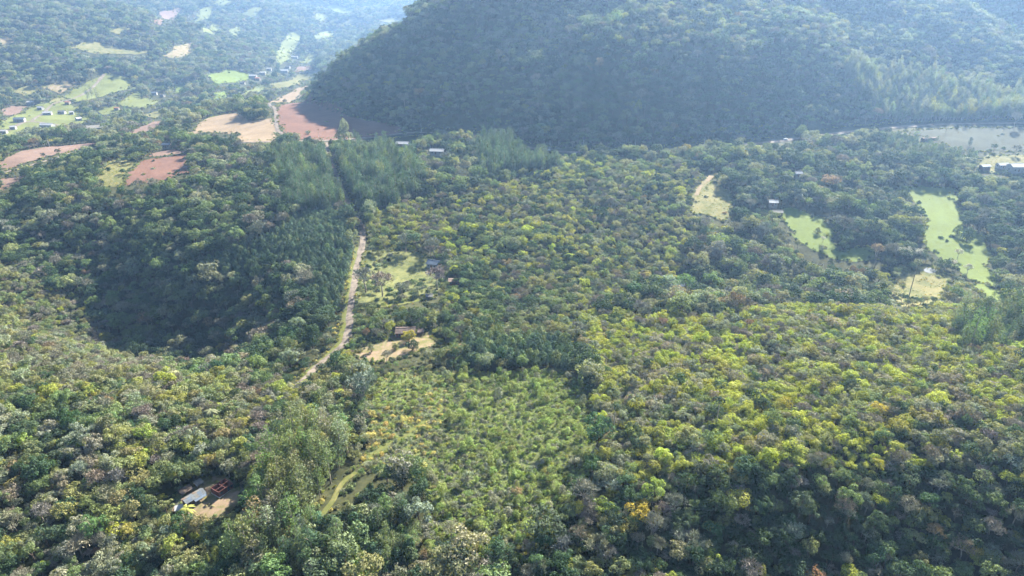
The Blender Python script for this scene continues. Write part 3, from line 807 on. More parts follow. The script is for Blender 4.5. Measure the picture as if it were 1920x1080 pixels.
REG = [
    # plantations
    dict(px=[(330, 520), (430, 478), (520, 440), (570, 405), (640, 400), (662, 440), (658, 490), (640, 560), (625, 600), (590, 595), (575, 520), (520, 500), (420, 522)], sp=2.2, R=1.3, k={'plant': 1}, t=MIX_PLANT, place='in the dense plantation beside the dirt road'),
    dict(px=[(500, 300), (560, 285), (600, 290), (620, 330), (645, 385), (600, 410), (540, 400), (520, 350)], sp=2.9, R=2.1, k={'euc': 3, 'broad': .2}, t=MIX_PLANT, place='in the plantation above the dirt road bend'),
    dict(px=[(632, 300), (660, 262), (720, 262), (770, 290), (800, 350), (760, 380), (700, 400), (672, 385), (645, 340)], sp=2.9, R=2.1, k={'euc': 3, 'broad': .4}, t=MIX_PLANT, place='in the plantation by the upper road'),
    dict(px=[(890, 285), (930, 268), (985, 285), (1040, 300), (1050, 320), (990, 330), (900, 345)], sp=2.9, R=2.0, k={'euc': 3, 'broad': .2}, t=MIX_PLANT, place='in the plantation below the hill road'),
    dict(px=[(860, 640), (1060, 640), (1085, 700), (1010, 690), (870, 690)], sp=3.0, R=1.8, k={'plant': 3, 'broad': .15}, t=MIX_PLANT, place='in the dark plantation strip'),
    dict(px=[(1650, 258), (1740, 262), (1830, 285), (1830, 310), (1760, 312), (1700, 300), (1640, 290)], sp=3.1, R=1.9, k={'plant': 1}, t={'grey green': 1, 'mid green': 2, 'blue green': 1}, place='in the plantation below the right-hand road'),
    dict(px=[(1575, 135), (1620, 128), (1660, 145), (1760, 150), (1800, 175), (1925, 185), (2000, 230), (1800, 226), (1660, 228), (1600, 185)], sp=3.6, R=2.7, k={'euc': 1}, t={'mid green': 2, 'grey green': 2, 'yellow green': .7}, place='in the hillside plantation'),
    # eucalyptus
    dict(px=[(440, 1010), (520, 900), (560, 850), (600, 820), (650, 830), (665, 880), (630, 930), (600, 990), (520, 1080), (420, 1080)], sp=3.6, R=3.0, k={'euc': 3, 'broad': .5}, t=MIX_EUC, place='beside the eroded footpath'),
    dict(px=[(560, 1000), (650, 980), (760, 980), (790, 1080), (520, 1080)], sp=2.9, R=2.2, k={'euc': .5, 'plant': 2, 'broad': .4}, t={'mid green': 2, 'blue green': 2, 'deep green': 1}, place='in the thicket below the footpath'),
    dict(px=[(1790, 610), (1925, 590), (1925, 660), (1790, 660)], sp=4.0, R=2.6, k={'euc': 2, 'broad': .6}, t={'deep green': 2, 'mid green': 2, 'grey green': 1}, place='on the right-hand brow'),
    # young scrub on the central strip
    dict(px=[(840, 700), (1060, 690), (1110, 740), (1120, 850), (1095, 910), (1020, 1010), (980, 1050), (800, 1050), (800, 900), (835, 780)], sp=1.25, R=0.85, k={'shrub': 3.2, 'plant': .1, 'broad': .12}, t=MIX_SCRUB, place='in the young scrub of the central strip'),
    dict(px=[(690, 720), (760, 690), (840, 690), (838, 780), (815, 900), (760, 900), (690, 880), (660, 890), (690, 840)], sp=1.35, R=0.82, k={'shrub': 3.2, 'broad': .16}, t={'fresh green': 3, 'olive green': 2, 'straw': .8, 'mid green': .8, 'grey green': 1.4}, place='in the scrub beside the grass track'),
    dict(px=[(700, 380), (790, 372), (840, 420), (800, 470), (690, 465)], sp=3.6, R=2.2, k={'shrub': 1.6, 'broad': 1, 'bare': .3}, t={'yellow green': 1.5, 'olive green': 2, 'mid green': 2}, place='in the regrowth east of the dirt road'),
    # forest
    dict(px=[(1090, 595), (1300, 605), (1480, 585), (1640, 590), (1790, 575), (1930, 560), (1930, 860), (1500, 890), (1300, 890), (1140, 930), (1115, 800)], sp=2.1, R=1.95, k={'broad': 6.2, 'bare': 1.1}, t=MIX_RIGHT, place='on the sunlit slope'),
    dict(px=[(960, 1060), (1100, 950), (1140, 930), (1300, 890), (1500, 890), (1930, 850), (1960, 1260), (900, 1260)], sp=2.6, R=2.15, k={'broad': 6, 'bare': 1.2, 'palm': .012}, t=MIX_DARK, place='on the shaded near slope'),
    dict(px=[(-40, 490), (60, 520), (130, 570), (220, 640), (280, 705), (200, 740), (-40, 760)], sp=2.45, R=2.0, k={'broad': 5, 'bare': 2.0}, t=MIX_LSLOPE, place='on the olive slope above the ravine'),
    dict(px=[(-40, 360), (180, 350), (350, 345), (520, 400), (600, 430), (600, 600), (560, 700), (330, 720), (260, 700), (120, 560), (-40, 480)], sp=4.0, R=3.2, k={'broad': 6, 'bare': 1.5}, t=MIX_RIDGE, place='on the wooded ravine side'),
    dict(px=[(-40, 740), (280, 705), (560, 720), (680, 700), (690, 860), (560, 850), (440, 1010), (420, 1260), (-60, 1260)], sp=2.6, R=2.2, k={'broad': 5.6, 'bare': 1.5, 'palm': .02}, t=MIX_LEFT, place='in the woodland around the farmstead'),
    dict(px=[(650, 590), (830, 590), (1090, 580), (1100, 700), (860, 700), (690, 720), (650, 690)], sp=2.8, R=2.1, k={'broad': 5, 'bare': .8, 'shrub': .8}, t=MIX_MID, place='around the brown-roofed house'),
    dict(px=[(830, 380), (1100, 300), (1300, 300), (1330, 420), (1280, 520), (1100, 600), (840, 600), (815, 480)], sp=3.0, R=2.3, k={'broad': 5.6, 'bare': 1.3, 'shrub': .5}, t={**MIX_MID, 'lime green': .7}, place='in the woods below the hill road'),
    dict(px=[(1280, 440), (1500, 440), (1660, 500), (1930, 570), (1640, 590), (1480, 585), (1300, 605), (1150, 600)], sp=5.0, R=4.1, k={'broad': 5.6, 'bare': 1.8}, t={**MIX_RIDGE, 'olive green': 1.5, 'yellow green': .8}, place='in the tall woods below the pasture'),
]
for R_ in REG: R_['w'] = poly([(min(max(u, -250), 2170), min(max(v, 8), 1260)) for u, v in R_['px']])
REG_DEF = dict(sp=4.5, R=3.6, k={'broad': 6, 'bare': 1.1}, t=MIX_RIDGE, place='in the valley woods')
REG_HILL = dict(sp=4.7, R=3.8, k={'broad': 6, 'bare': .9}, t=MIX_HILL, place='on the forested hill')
REG_FAR = dict(sp=8.0, R=5.0, k={'broad': 6, 'bare': .9}, t=MIX_FAR, place='on the far hillside')
ALLREG = REG + [REG_DEF, REG_HILL, REG_FAR]
KN = list(KINDS)

def to_px(x, y, z):
    dy, dz = y, z - CAMZ
    f = dy * CP - dz * SP
    w = dy * SP + dz * CP
    return 960 + FPX * x / f, 540 - FPX * w / f, f

# running horizon of the bare ground, to leave out trees nobody could see
HOR = np.maximum.accumulate((GZ - CAMZ) / GY, axis=0)
def horizon(x, y):
    c = np.clip(((x / y + S_LIM) / (2 * S_LIM) * (NS - 1)).round().astype(int), 0, NS - 1)
    r = np.clip(np.searchsorted(gy, y) - 2, 0, NY - 1)
    return HOR[r, c]

def grow():
    bb = []
    for ri, rg in enumerate(ALLREG):
        sp = rg['sp']
        if ri < len(REG):
            a = np.array(rg['w'])
            x0, x1, y0, y1 = a[:, 0].min(), a[:, 0].max(), a[:, 1].min(), a[:, 1].max()
        elif rg is REG_FAR: x0, x1, y0, y1 = -2600, 500, 800, 3500
        elif rg is REG_HILL: x0, x1, y0, y1 = -320, 1000, 610, 1150
        else: x0, x1, y0, y1 = -700, 700, 110, 1050
        gx, gyy = np.meshgrid(np.arange(x0, x1, sp), np.arange(y0, y1, sp * .92))
        gx[1::2] += sp / 2
        x = (gx + rng.uniform(-.46, .46, gx.shape) * sp).ravel()
        y = (gyy + rng.uniform(-.46, .46, gx.shape) * sp).ravel()
        s = x / np.maximum(y, 1)
        ok = (np.abs(s) < 1.22) & (y > 104)
        x, y = x[ok], y[ok]
        s = x / y
        # which region does the spot belong to
        own = np.full(len(x), -1)
        for k, q in enumerate(REG):
            if k > ri and ri < len(REG): break
            own[(own < 0) & inside(x, y, q['w'])] = k
        yb = np.interp(s, BS, BY)
        hill = (own < 0) & (s > -.30) & (y > yb - 4) & (y < np.interp(s, HS, HY) + 140)
        own[hill] = len(REG) + 1
        far = (own < 0) & (y > np.where(s < -.28, 760, 960))
        own[far] = len(REG) + 2
        own[own < 0] = len(REG)
        ok = own == ri
        x, y = x[ok], y[ok]
        if len(x) == 0: continue
        z = hg(x, y)
        n = len(x)
        clump = vnoise(x, y, 26, 41)
        size = rg['R'] * np.exp(rng.normal(0, .33, n)) * (1 + .22 * clump)
        if rg['t'] is MIX_RIGHT: size = rg['R'] * np.exp(rng.normal(0, .34, n)) * (1 + .15 * clump)
        if 'plant' in rg['k'] and rg['k']['plant'] >= 1: size = rg['R'] * np.exp(rng.normal(0, .14, n)) * (1 + .10 * clump)
        size = np.minimum(size, 1.65 * rg['R'])
        ks = list(rg['k'])
        pr = np.array([rg['k'][k] for k in ks], float)
        kk = np.array([KN.index(k) for k in ks])[rng.choice(len(ks), n, p=pr / pr.sum())]
        # like grows by like: let a slow noise field pull the leafless trees together
        if 'bare' in ks:
            pb = vnoise(x, y, 45, 43)
            kk = np.where((kk == KN.index('bare')) & (pb < -.15), KN.index('broad'), kk)
        ts = list(rg['t'])
        tp = np.array([rg['t'][t] for t in ts], float)
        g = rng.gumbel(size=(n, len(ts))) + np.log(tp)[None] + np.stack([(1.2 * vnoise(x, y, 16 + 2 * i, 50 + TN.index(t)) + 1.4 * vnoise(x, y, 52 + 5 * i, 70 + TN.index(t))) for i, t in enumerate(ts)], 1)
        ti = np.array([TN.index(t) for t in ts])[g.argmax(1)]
        rare = rng.random(n)
        ti[(rare < .0022) & (kk == 0)] = TN.index('golden yellow')
        ti[(rare > .997) & (kk == 0)] = TN.index('rusty brown')
        isb = kk == KN.index('bare')
        ti[isb] = TN.index('greyish brown')
        ti[isb & (rng.random(n) < .04)] = TN.index('rusty brown')
        bb.append(np.stack([x, y, z, size, kk, ti, np.full(n, ri)], 1))
    T = np.concatenate(bb)
    # other shares of size for other kinds
    k = T[:, 4].astype(int)
    T[:, 3] *= np.choose(k, [1.0, 1.0, 1.0, 1.0, 1.0, 1.0, .85, .6])
    isS = k == KN.index('shrub'); T[isS, 3] = np.minimum(T[isS, 3], 2.6)
    isE = k == KN.index('euc'); T[isE, 3] = np.clip(T[isE, 3], 1.8, 3.4)
    # broadleaf trees in scrub and plantation regions are young ones
    small = np.array([r['R'] for r in ALLREG])[T[:, 6].astype(int)]
    yb_ = (k == 0) & (small < 1.7)
    T[yb_, 3] = np.clip(T[yb_, 3] * 1.5, 1.4, 3.2)
    kh = np.array([KINDS[q]['H'] / KINDS[q]['R'] for q in KN])
    hgt = T[:, 3] * kh[k]
    keep = np.ones(len(T), bool)
    shr = np.zeros(len(T), bool)
    x, y, z = T[:, 0], T[:, 1], T[:, 2]
    rnd = rng.random(len(T))
    for (ln, w), fr in zip(LINES, FRINGE):
        b = np.array(ln)
        near = (x > b[:, 0].min() - 15) & (x < b[:, 0].max() + 15) & (y > b[:, 1].min() - 15) & (y < b[:, 1].max() + 15)
        idx = np.where(near)[0]
        d = dist_line(x[idx], y[idx], ln)
        keep[idx[d < w * .75 + T[idx, 3] * .55]] = False
        # a low fringe on the camera side, so the road stays in sight
        shr[idx[(d < w + fr)]] |= True
    u, v, f = to_px(x, y, z + hgt * .8)
    for pg, px, kp in CLEAR:
        b = np.array(pg)
        near = (x > b[:, 0].min() - 40 - .1 * np.abs(b[:, 0].min())) & (x < b[:, 0].max() + 40) & (y > b[:, 1].min() * (.93 if b[:, 1].mean() < 500 else .86) - 30) & (y < b[:, 1].max() + 15)
        idx = np.where(near)[0]
        ins = inside(x[idx], y[idx], pg)
        cl = vnoise(x[idx], y[idx], 13, 91)
        drop = ins & (rnd[idx] > np.clip(kp * (1 + 5 * cl), 0, .92))
        keep[idx[drop]] = False
        shr[idx[ins]] = True
        over = np.zeros(len(idx), bool)
        for hh in (.4, .7, 1.0):
            uu, vv, _f = to_px(x[idx], y[idx], z[idx] + hgt[idx] * hh)
            for du in (-.6, 0, .6): over |= inside(uu + du * T[idx, 3] * FPX / _f, vv, px)
        over &= ~ins
        keep[idx[over & (rnd[idx] < .93)]] = False
        shr[idx[over]] = True
    # what remains there grows low
    T[shr & (k == 0), 3] = np.minimum(T[shr & (k == 0), 3], 2.4)
    tosh = shr & (k <= 1) & (rnd < .5)
    T[tosh, 4] = KN.index('shrub'); T[tosh, 3] = np.minimum(T[tosh, 3], 1.9)
    # hidden behind the ground, or far outside the picture
    ang = (z + hgt + 5 - CAMZ) / y
    keep &= ang > horizon(x, y) - .004
    u0, v0, f0 = to_px(x, y, z)
    keep &= (v > -140) & (v0 > -700) | (y < 200)
    keep &= (u0 > -260) & (u0 < 2180) & (v < 1500)
    return T[keep]
TREES = grow()
def fringe():
    """ragged low growth along the edges of fields and tufts inside the rough ones"""
    out = []
    for pg, mn in TUFT:
        a = np.array(pg)
        far = max(1.0, a[:, 1].mean() / 650)
        n = len(a)
        for rep in range(3):
            t = rng.random(n)[:, None]
            q = a * (1 - t) + np.roll(a, -1, 0) * t + rng.normal(0, 1.3 * far ** 1.6, (n, 2))
            q = q[rng.random(n) < .7]
            out.append((q, rng.uniform(.5, 1.5, len(q)) * far ** .9, ['olive green', 'mid green', 'yellow green', 'grey green', 'deep green']))
        if far > 1.3: continue
        dens, tn = {'dry_grass': (.4, ['straw', 'straw', 'straw', 'yellow green', 'olive green']), 'rough_meadow_grass': (.35, ['straw', 'yellow green', 'olive green', 'fresh green']), 'pasture_grass': (.03, ['yellow green', 'olive green', 'straw']),
                    'bare_earth': (.02, ['straw', 'olive green']), 'shade_toned_worn_grass': (.012, ['straw', 'olive green'])}.get(mn, (0.0, None))
        if not tn: continue
        b0, b1 = a.min(0), a.max(0)
        k = int((b1 - b0).prod() * dens)
        q = rng.uniform(b0, b1, (k, 2))
        q = q[inside(q[:, 0], q[:, 1], pg)]
        q = q[vnoise(q[:, 0], q[:, 1], 9, 92) + rng.normal(0, .35, len(q)) > .1]
        out.append((q, rng.uniform(.2, .6, len(q)) ** 1.3 * 1.2 if mn == 'dry_grass' else rng.uniform(.15, .4, len(q)), tn))
    for ln, w in LINES:
        a = np.array(ln)
        if a[:, 1].mean() > 900: continue
        d = np.gradient(a, axis=0); d /= np.linalg.norm(d, axis=1, keepdims=True) + 1e-9
        nrm = np.stack([-d[:, 1], d[:, 0]], 1)
        for sgn in (-1, 1):
            for rep in range(3):
                q = a + nrm * sgn * (w + rng.uniform(-.9, 1.8, (len(a), 1))) + rng.normal(0, .8, a.shape)
                q = q[rng.random(len(a)) < .6]
                out.append((q, rng.uniform(.35, 1.2, len(q)), ['straw', 'olive green', 'yellow green', 'mid green', 'grey green']))
    R = []
    for q, s, tn in out:
        ti = np.array([TN.index(t) for t in tn])[rng.integers(0, len(tn), len(q))]
        R.append(np.stack([q[:, 0], q[:, 1], hg(q[:, 0], q[:, 1]) + .2, s, np.full(len(q), KN.index('shrub')), ti, np.full(len(q), len(REG))], 1))
    R = np.concatenate(R)
    ok = np.ones(len(R), bool)
    for ln, w in LINES: ok &= dist_line(R[:, 0], R[:, 1], ln) > w * .55
    return R[ok]
TREES = np.concatenate([TREES, fringe()])
print('trees', len(TREES))

# ------------------------------------------------------------------ put the trees on the ground
def sc_of(k, size): return size / KINDS[k]['R']
GROUPS = {'broad': 'broadleaf trees of the forest canopy', 'bare': 'leafless trees in the forest', 'euc': 'tall eucalyptus trees', 'plant': 'slim plantation trees',
          'shrub': 'low shrubs', 'palm': 'palm trees', 'bushy': 'bushy trees', 'mast': 'tall bare-trunked trees'}
WORD = {'broad': 'broadleaf tree', 'bare': 'leafless tree', 'euc': 'tall eucalyptus tree', 'plant': 'slim plantation tree', 'shrub': 'low shrub', 'palm': 'palm tree', 'bushy': 'bushy tree',
        'mast': 'tall bare-trunked tree'}
def one_tree(k, x, y, size, tint, label, group=None, variant=None, tall=1.0, rz=None, z=None, jit=True):
    K = KINDS[k]
    i = random.randrange(len(K['crown'])) if variant is None else variant % len(K['crown'])
    s = sc_of(k, size)
    z = float(hg(x, y)) if z is None else z
    e = empty(K['name'], (x, y, z - .15), random.uniform(0, 6.28) if rz is None else rz, (s * random.uniform(.85, 1.2), s * random.uniform(.85, 1.2), s * tall))
    tag(e, label, 'shrub' if k == 'shrub' else 'tree', group)
    c = obj('crown' if k not in ('palm',) else 'fronds', K['crown'][i], None, e)
    j = [random.uniform(.86, 1.16) for _ in range(3)] if jit else [1, 1, 1]
    c['tint'] = [tint[0] * j[0], tint[1] * j[1], tint[2] * j[2], 1.0]
    obj('trunk', K['trunk'][i], None, e)
    return e

u_, v_, f_ = to_px(TREES[:, 0], TREES[:, 1], TREES[:, 2] + TREES[:, 3] * 1.4)
seen = (u_ > -5) & (u_ < 1925) & (v_ > -5) & (v_ < 1085)
single = np.zeros(len(TREES), bool)
LIMIT = {'broad': 300, 'bare': 120, 'euc': 110, 'plant': 60, 'shrub': 60, 'palm': 40, 'mast': 20}
for k, lim in LIMIT.items():
    idx = np.where(seen & (TREES[:, 4] == KN.index(k)))[0]
    best = idx[np.argsort(-(TREES[idx, 3] / f_[idx]))[:lim]]
    single[best] = True
def size_word(k, s):
    if k == 'broad': return 'large spreading' if s > 3.7 else ('small' if s < 2.8 else 'mid-sized')
    if k == 'bare': return 'wide' if s > 3.3 else 'small'
    return ''
SHAPE = {'broad': ['domed', 'dense', 'loose', 'high-domed', 'lumpy', 'compact', 'rounded', 'open', 'billowing', 'sparse'], 'bare': ['twiggy', 'fine-twigged', 'broad-headed', 'wispy'],
         'euc': ['plumed', 'shorter', 'towering', 'bushy'], 'plant': ['pointed', 'squat', 'tall'], 'shrub': ['rounded', 'lumpy', 'spreading', 'upright'], 'palm': ['tall', 'short']}
ST = TREES[single]
LAB = []
near_i = []
for a, t in enumerate(ST):
    d = np.hypot(ST[:, 0] - t[0], ST[:, 1] - t[1]); d[a] = 1e9
    d[(ST[:, 5] == t[5]) & (ST[:, 4] == t[4])] += 1e4
    near_i.append(int(d.argmin()))
VAR = [random.randrange(len(KINDS[KN[int(t[4])]]['crown'])) for t in ST]
def lab_of(a, lvl):
    t = ST[a]
    k = KN[int(t[4])]
    w = [size_word(k, t[3]), SHAPE[k][VAR[a]], TN[int(t[5])], WORD[k].replace('slim ', '').replace('low ', '').replace('tall ', '')]
    if lvl:
        b = ST[near_i[a]]
        w.append('beside a%s %s %s' % ('n' if TN[int(b[5])][0] in 'aeiou' else '', TN[int(b[5])], {'broad': 'tree', 'bare': 'leafless tree', 'euc': 'eucalyptus', 'plant': 'plantation tree', 'shrub': 'shrub', 'palm': 'palm'}[KN[int(b[4])]]))
    w.append(ALLREG[int(t[6])]['place'])
    return ' '.join(q for q in w if q)
from collections import Counter
l0 = [lab_of(a, 0) for a in range(len(ST))]
cn = Counter(l0)
for a, t in enumerate(ST):
    k = KN[int(t[4])]
    lab = l0[a] if cn[l0[a]] == 1 else lab_of(a, 1)
    lab = ' '.join(lab.split()[:16])
    one_tree(k, float(t[0]), float(t[1]), float(t[3]), TINT[TN[int(t[5])]], lab, GROUPS[k], variant=VAR[a], tall=random.uniform(.82, 1.15))

def stuff(name, k, T, label, cat):
    """every other tree of a kind: one object whose points carry the shapes"""
    n = len(T)
    if n == 0: return
    K = KINDS[k]
    me = bpy.data.meshes.new(name)
    me.vertices.add(n)
    co = T[:, :3].copy(); co[:, 2] -= .15
    me.vertices.foreach_set('co', co.astype(np.float32).ravel())
    s = T[:, 3] / K['R']
    sc = np.stack([s * rng.uniform(.8, 1.25, n), s * rng.uniform(.8, 1.25, n), s * rng.uniform(.72, 1.2, n)], 1)
    rot = np.stack([rng.normal(0, .06, n), rng.normal(0, .06, n), rng.uniform(0, 2 * math.pi, n)], 1)
    tint = np.array([TINT[q] for q in TN])[T[:, 5].astype(int)] * rng.uniform(.78, 1.22, (n, 1)) * rng.uniform(.92, 1.08, (n, 3))
    def at(nm, ty, key, val):
        a = me.attributes.new(nm, ty, 'POINT')
        a.data.foreach_set(key, np.asarray(val).ravel())
    at('tree_scale', 'FLOAT_VECTOR', 'vector', sc.astype(np.float32))
    at('tree_turn', 'FLOAT_VECTOR', 'vector', rot.astype(np.float32))
    at('shape', 'INT', 'value', rng.integers(0, len(K['crown']), n).astype(np.int32))
    at('tint', 'FLOAT_COLOR', 'color', np.c_[tint, np.ones(n)].astype(np.float32))
    o = obj(name, me)
    tag(o, label, cat, kind='stuff')
    ng = bpy.data.node_groups.new(name + '_growth', 'GeometryNodeTree')
    ng.interface.new_socket('Geometry', in_out='INPUT', socket_type='NodeSocketGeometry')
    ng.interface.new_socket('Geometry', in_out='OUTPUT', socket_type='NodeSocketGeometry')
    gi, go = ng.nodes.new('NodeGroupInput'), ng.nodes.new('NodeGroupOutput')
    ci = ng.nodes.new('GeometryNodeCollectionInfo')
    ci.inputs['Collection'].default_value = K['col']
    ci.inputs['Separate Children'].default_value = True
    ci.inputs['Reset Children'].default_value = True
    mp = ng.nodes.new('GeometryNodeMeshToPoints')
    ip = ng.nodes.new('GeometryNodeInstanceOnPoints')
    ip.inputs['Pick Instance'].default_value = True
    def named(nm, ty):
        q = ng.nodes.new('GeometryNodeInputNamedAttribute')
        q.data_type = ty
        q.inputs['Name'].default_value = nm
        return q.outputs['Attribute']
    e2r = ng.nodes.new('FunctionNodeEulerToRotation')
    L = ng.links.new
    L(gi.outputs[0], mp.inputs['Mesh'])
    L(mp.outputs[0], ip.inputs['Points'])
    L(ci.outputs[0], ip.inputs['Instance'])
    L(named('shape', 'INT'), ip.inputs['Instance Index'])
    L(named('tree_turn', 'FLOAT_VECTOR'), e2r.inputs[0])
    L(e2r.outputs[0], ip.inputs['Rotation'])
    L(named('tree_scale', 'FLOAT_VECTOR'), ip.inputs['Scale'])
    L(ip.outputs[0], go.inputs[0])
    md = o.modifiers.new('growth', 'NODES')
    md.node_group = ng
    return o
rest = TREES[~single]
rk = rest[:, 4].astype(int)
isfar = rest[:, 6] >= len(REG) + 1
for k, nm, lb in [('broad', 'forest', 'dense mixed green forest canopy covering the near valley'), ('bare', 'leafless_woodland', 'greyish leafless trees scattered through the canopy'),
                  ('euc', 'eucalyptus_grove', 'grey green eucalyptus grove standing above the forest'), ('plant', 'tree_plantation', 'even blue green plantation of slim young trees'),
                  ('shrub', 'scrub', 'low yellowish green scrub between the trees'), ('palm', 'palm_undergrowth', 'small palms scattered in the forest')]:
    sel = rk == KN.index(k)
    stuff(nm, k, rest[sel & ~isfar], lb, nm.replace('_', ' '))
stuff('hill_forest', 'broad', rest[(rk == 0) & isfar], 'hazy forest on the shaded hill and far slopes', 'forest')
stuff('hill_leafless_woodland', 'bare', rest[(rk == 1) & isfar], 'hazy leafless trees on the hill and far slopes', 'woodland')

# trees that stand by themselves and can be told apart
def special(k, u, v, size, tint, label, tall=1.0, variant=None, group=None):
    x, y = hit(u, v)
    return one_tree(k, x, y, size, TINT.get(tint, tint), label, group, tall=tall, variant=variant, jit=False)
special('bushy', 648, 272, 8.5, 'grey green', 'towering pale green tree at the upper road junction', tall=1.7, variant=2)
special('bushy', 540, 264, 5.2, 'mid green', 'round green tree beside the gravel road below the dark red field', variant=1)
special('bushy', 556, 262, 4.6, 'grey green', 'grey green tree paired with the round roadside tree', variant=3)
special('bushy', 577, 252, 2.6, 'grey green', 'small lone tree in the shaded dark red field', variant=3)
for i, (u, v, s) in enumerate([(458, 222, 8), (470, 215, 9), (484, 218, 8.5), (497, 222, 7), (476, 225, 6.5)]):
    special('bushy', u, v, s, 'dark green', ['left', 'tallest', 'broad', 'right-hand', 'lowest'][i] + ' dark tree of the round copse between the fields', variant=i, group='copse between the fields')
special('bushy', 768, 640, 3.6, 'golden yellow', 'golden yellow flowering tree in front of the brown-roofed house', variant=4)
special('bushy', 775, 656, 3.4, 'dark green', 'dark bushy tree below the golden yellow tree', variant=3)
special('bushy', 742, 655, 2.0, 'olive green', 'small olive bush in the bare earth yard', variant=2)
special('bushy', 697, 660, 1.9, 'grey green', 'thin young tree casting a long shadow in the bare yard', tall=1.5, variant=3)
special('bushy', 1577, 432, 6.2, 'mid green', 'big dome-shaped tree at the top edge of the bright pasture', variant=4)
special('bushy', 1532, 438, 2.8, 'olive green', 'small tree in the upper middle of the bright pasture', variant=2)
special('bushy', 1542, 470, 2.6, 'grey green', 'small grey tree near the lower fence of the bright pasture', variant=3)
special('bushy', 1578, 468, 4.2, 'deep green', 'round dark tree shading the lower bright pasture', variant=0)
special('bare', 1542, 455, 2.2, 'silvery', 'whitish bare tree in the bright pasture')
special('bushy', 1600, 440, 5.2, 'grey green', 'grey tree beside the dome-shaped tree', variant=5)
special('bare', 1603, 452, 4.2, 'rusty brown', 'brownish leafless tree at the side of the bright pasture')
for i, (u, v) in enumerate([(1672, 440), (1690, 436), (1712, 440), (1702, 452)]):
    special('bushy', u, v, 7.0, ['olive green', 'yellow green', 'olive green', 'deep green'][i], ['first', 'second', 'third', 'lowest'][i] + ' tree of the tall clump between the two pastures', variant=i + 2, tall=1.25, group='tall clump between the pastures')
for i, (u, v) in enumerate([(1640, 486), (1668, 486), (1690, 492), (1715, 490)]):
    special('bare', u, v, [5.0, 5.4, 5.0, 4.4][i], ['rusty brown', 'greyish brown', 'silvery', 'silvery'][i], ['rusty', 'wide brown', 'silvery', 'smaller silvery'][i] + ' leafless tree along the foot of the bright pasture', group='leafless trees below the pasture')
special('bushy', 1812, 452, 4.6, 'deep green', 'dark tree standing inside the terraced pasture', tall=1.3, variant=6)
special('bushy', 1794, 440, 3.0, 'mid green', 'slender tree at the edge of the terraced pasture', tall=1.5, variant=6)
special('bare', 1795, 484, 3.0, 'silvery', 'whitish tree in the middle of the terraced pasture')
special('bare', 1812, 516, 3.0, 'silvery', 'whitish tree with a dark base low in the terraced pasture', tall=1.2)
special('bare', 1786, 502, 2.6, 'silvery', 'small whitish tree beside the pond')
special('bushy', 1770, 505, 5.0, 'deep green', 'dark tree between the pond and the terraced pasture', variant=1)
special('mast', 1704, 556, 2.6, 'grey green', 'very tall bare-trunked tree below the pond', tall=1.25, variant=0)
special('mast', 1640, 500, 2.4, 'rusty brown', 'tall thin tree with rusty crown below the pasture', variant=1)
special('mast', 1150, 815, 2.4, 'dark green', 'dark mast-like tree standing above the sunlit slope', tall=.8)
special('mast', 1340, 815, 2.4, 'dark green', 'second dark mast-like tree on the sunlit slope', tall=.85)
special('plant', 1817, 275, 2.0, 'dark green', 'dark columnar cypress beside the worn field', tall=1.2)
for i, (u, v) in enumerate([(1500, 252), (1518, 262), (1545, 272), (1565, 268), (1585, 276), (1612, 262), (1636, 268)]):
    special('bushy', u, v + 6, [6, 6.5, 6.5, 6, 5.5, 7.5, 7.5][i], ['mid green', 'grey green', 'mid green', 'deep green', 'grey green', 'grey green', 'grey green'][i],
            ['slim', 'second', 'third', 'dark', 'pale', 'tall', 'tallest'][i] + ' tree in the row below the gravel road', tall=1.25, variant=i, group='tree row below the gravel road')
for i, (u, v) in enumerate([(1232, 285), (1262, 288), (1290, 285), (1320, 300), (1335, 288), (1358, 280), (1385, 276), (1408, 276)]):
    special('bushy', u, v + 4, [5, 4, 3.4, 3.4, 3.2, 3, 5.6, 4][i], ['mid green', 'grey green', 'mid green', 'lime green', 'mid green', 'greyish brown', 'grey green', 'mid green'][i],
            ['broad', 'small grey', 'small green', 'bright lime', 'slender', 'brownish', 'large grey', 'rounded'][i] + ' roadside tree at the foot of the hill', variant=i, tall=1.15, group='roadside trees at the hill foot')
for i, (u, v) in enumerate([(166, 190), (174, 188), (184, 190)]):
    special('euc', u, v, 4.2, 'grey green', ['left', 'tallest', 'right'][i] + ' of three tall trees below the village pasture', group='three tall village trees')
for i, (u, v) in enumerate([(60, 255), (50, 258), (72, 256)]):
    special('bushy', u, v, 8.0, 'grey green', ['broad', 'second', 'third'][i] + ' grey green tree beside the village street', variant=i, group='street trees in the village')
special('palm', 540, 860, 2.6, 'mid green', 'palm at the edge of the scrub')
special('palm', 1072 // 3, 985, 2.4, 'yellow green', 'yellowish palm below the farmstead yard')
for i, (u, v) in enumerate([(205, 1000), (215, 990), (225, 996), (196, 992), (235, 985)]):
    special('palm', u, v, 2.2, 'mid green', ['first', 'second', 'third', 'fourth', 'fifth'][i] + ' banana-like palm in the thicket near the farmstead', tall=.55, group='palms near the farmstead')

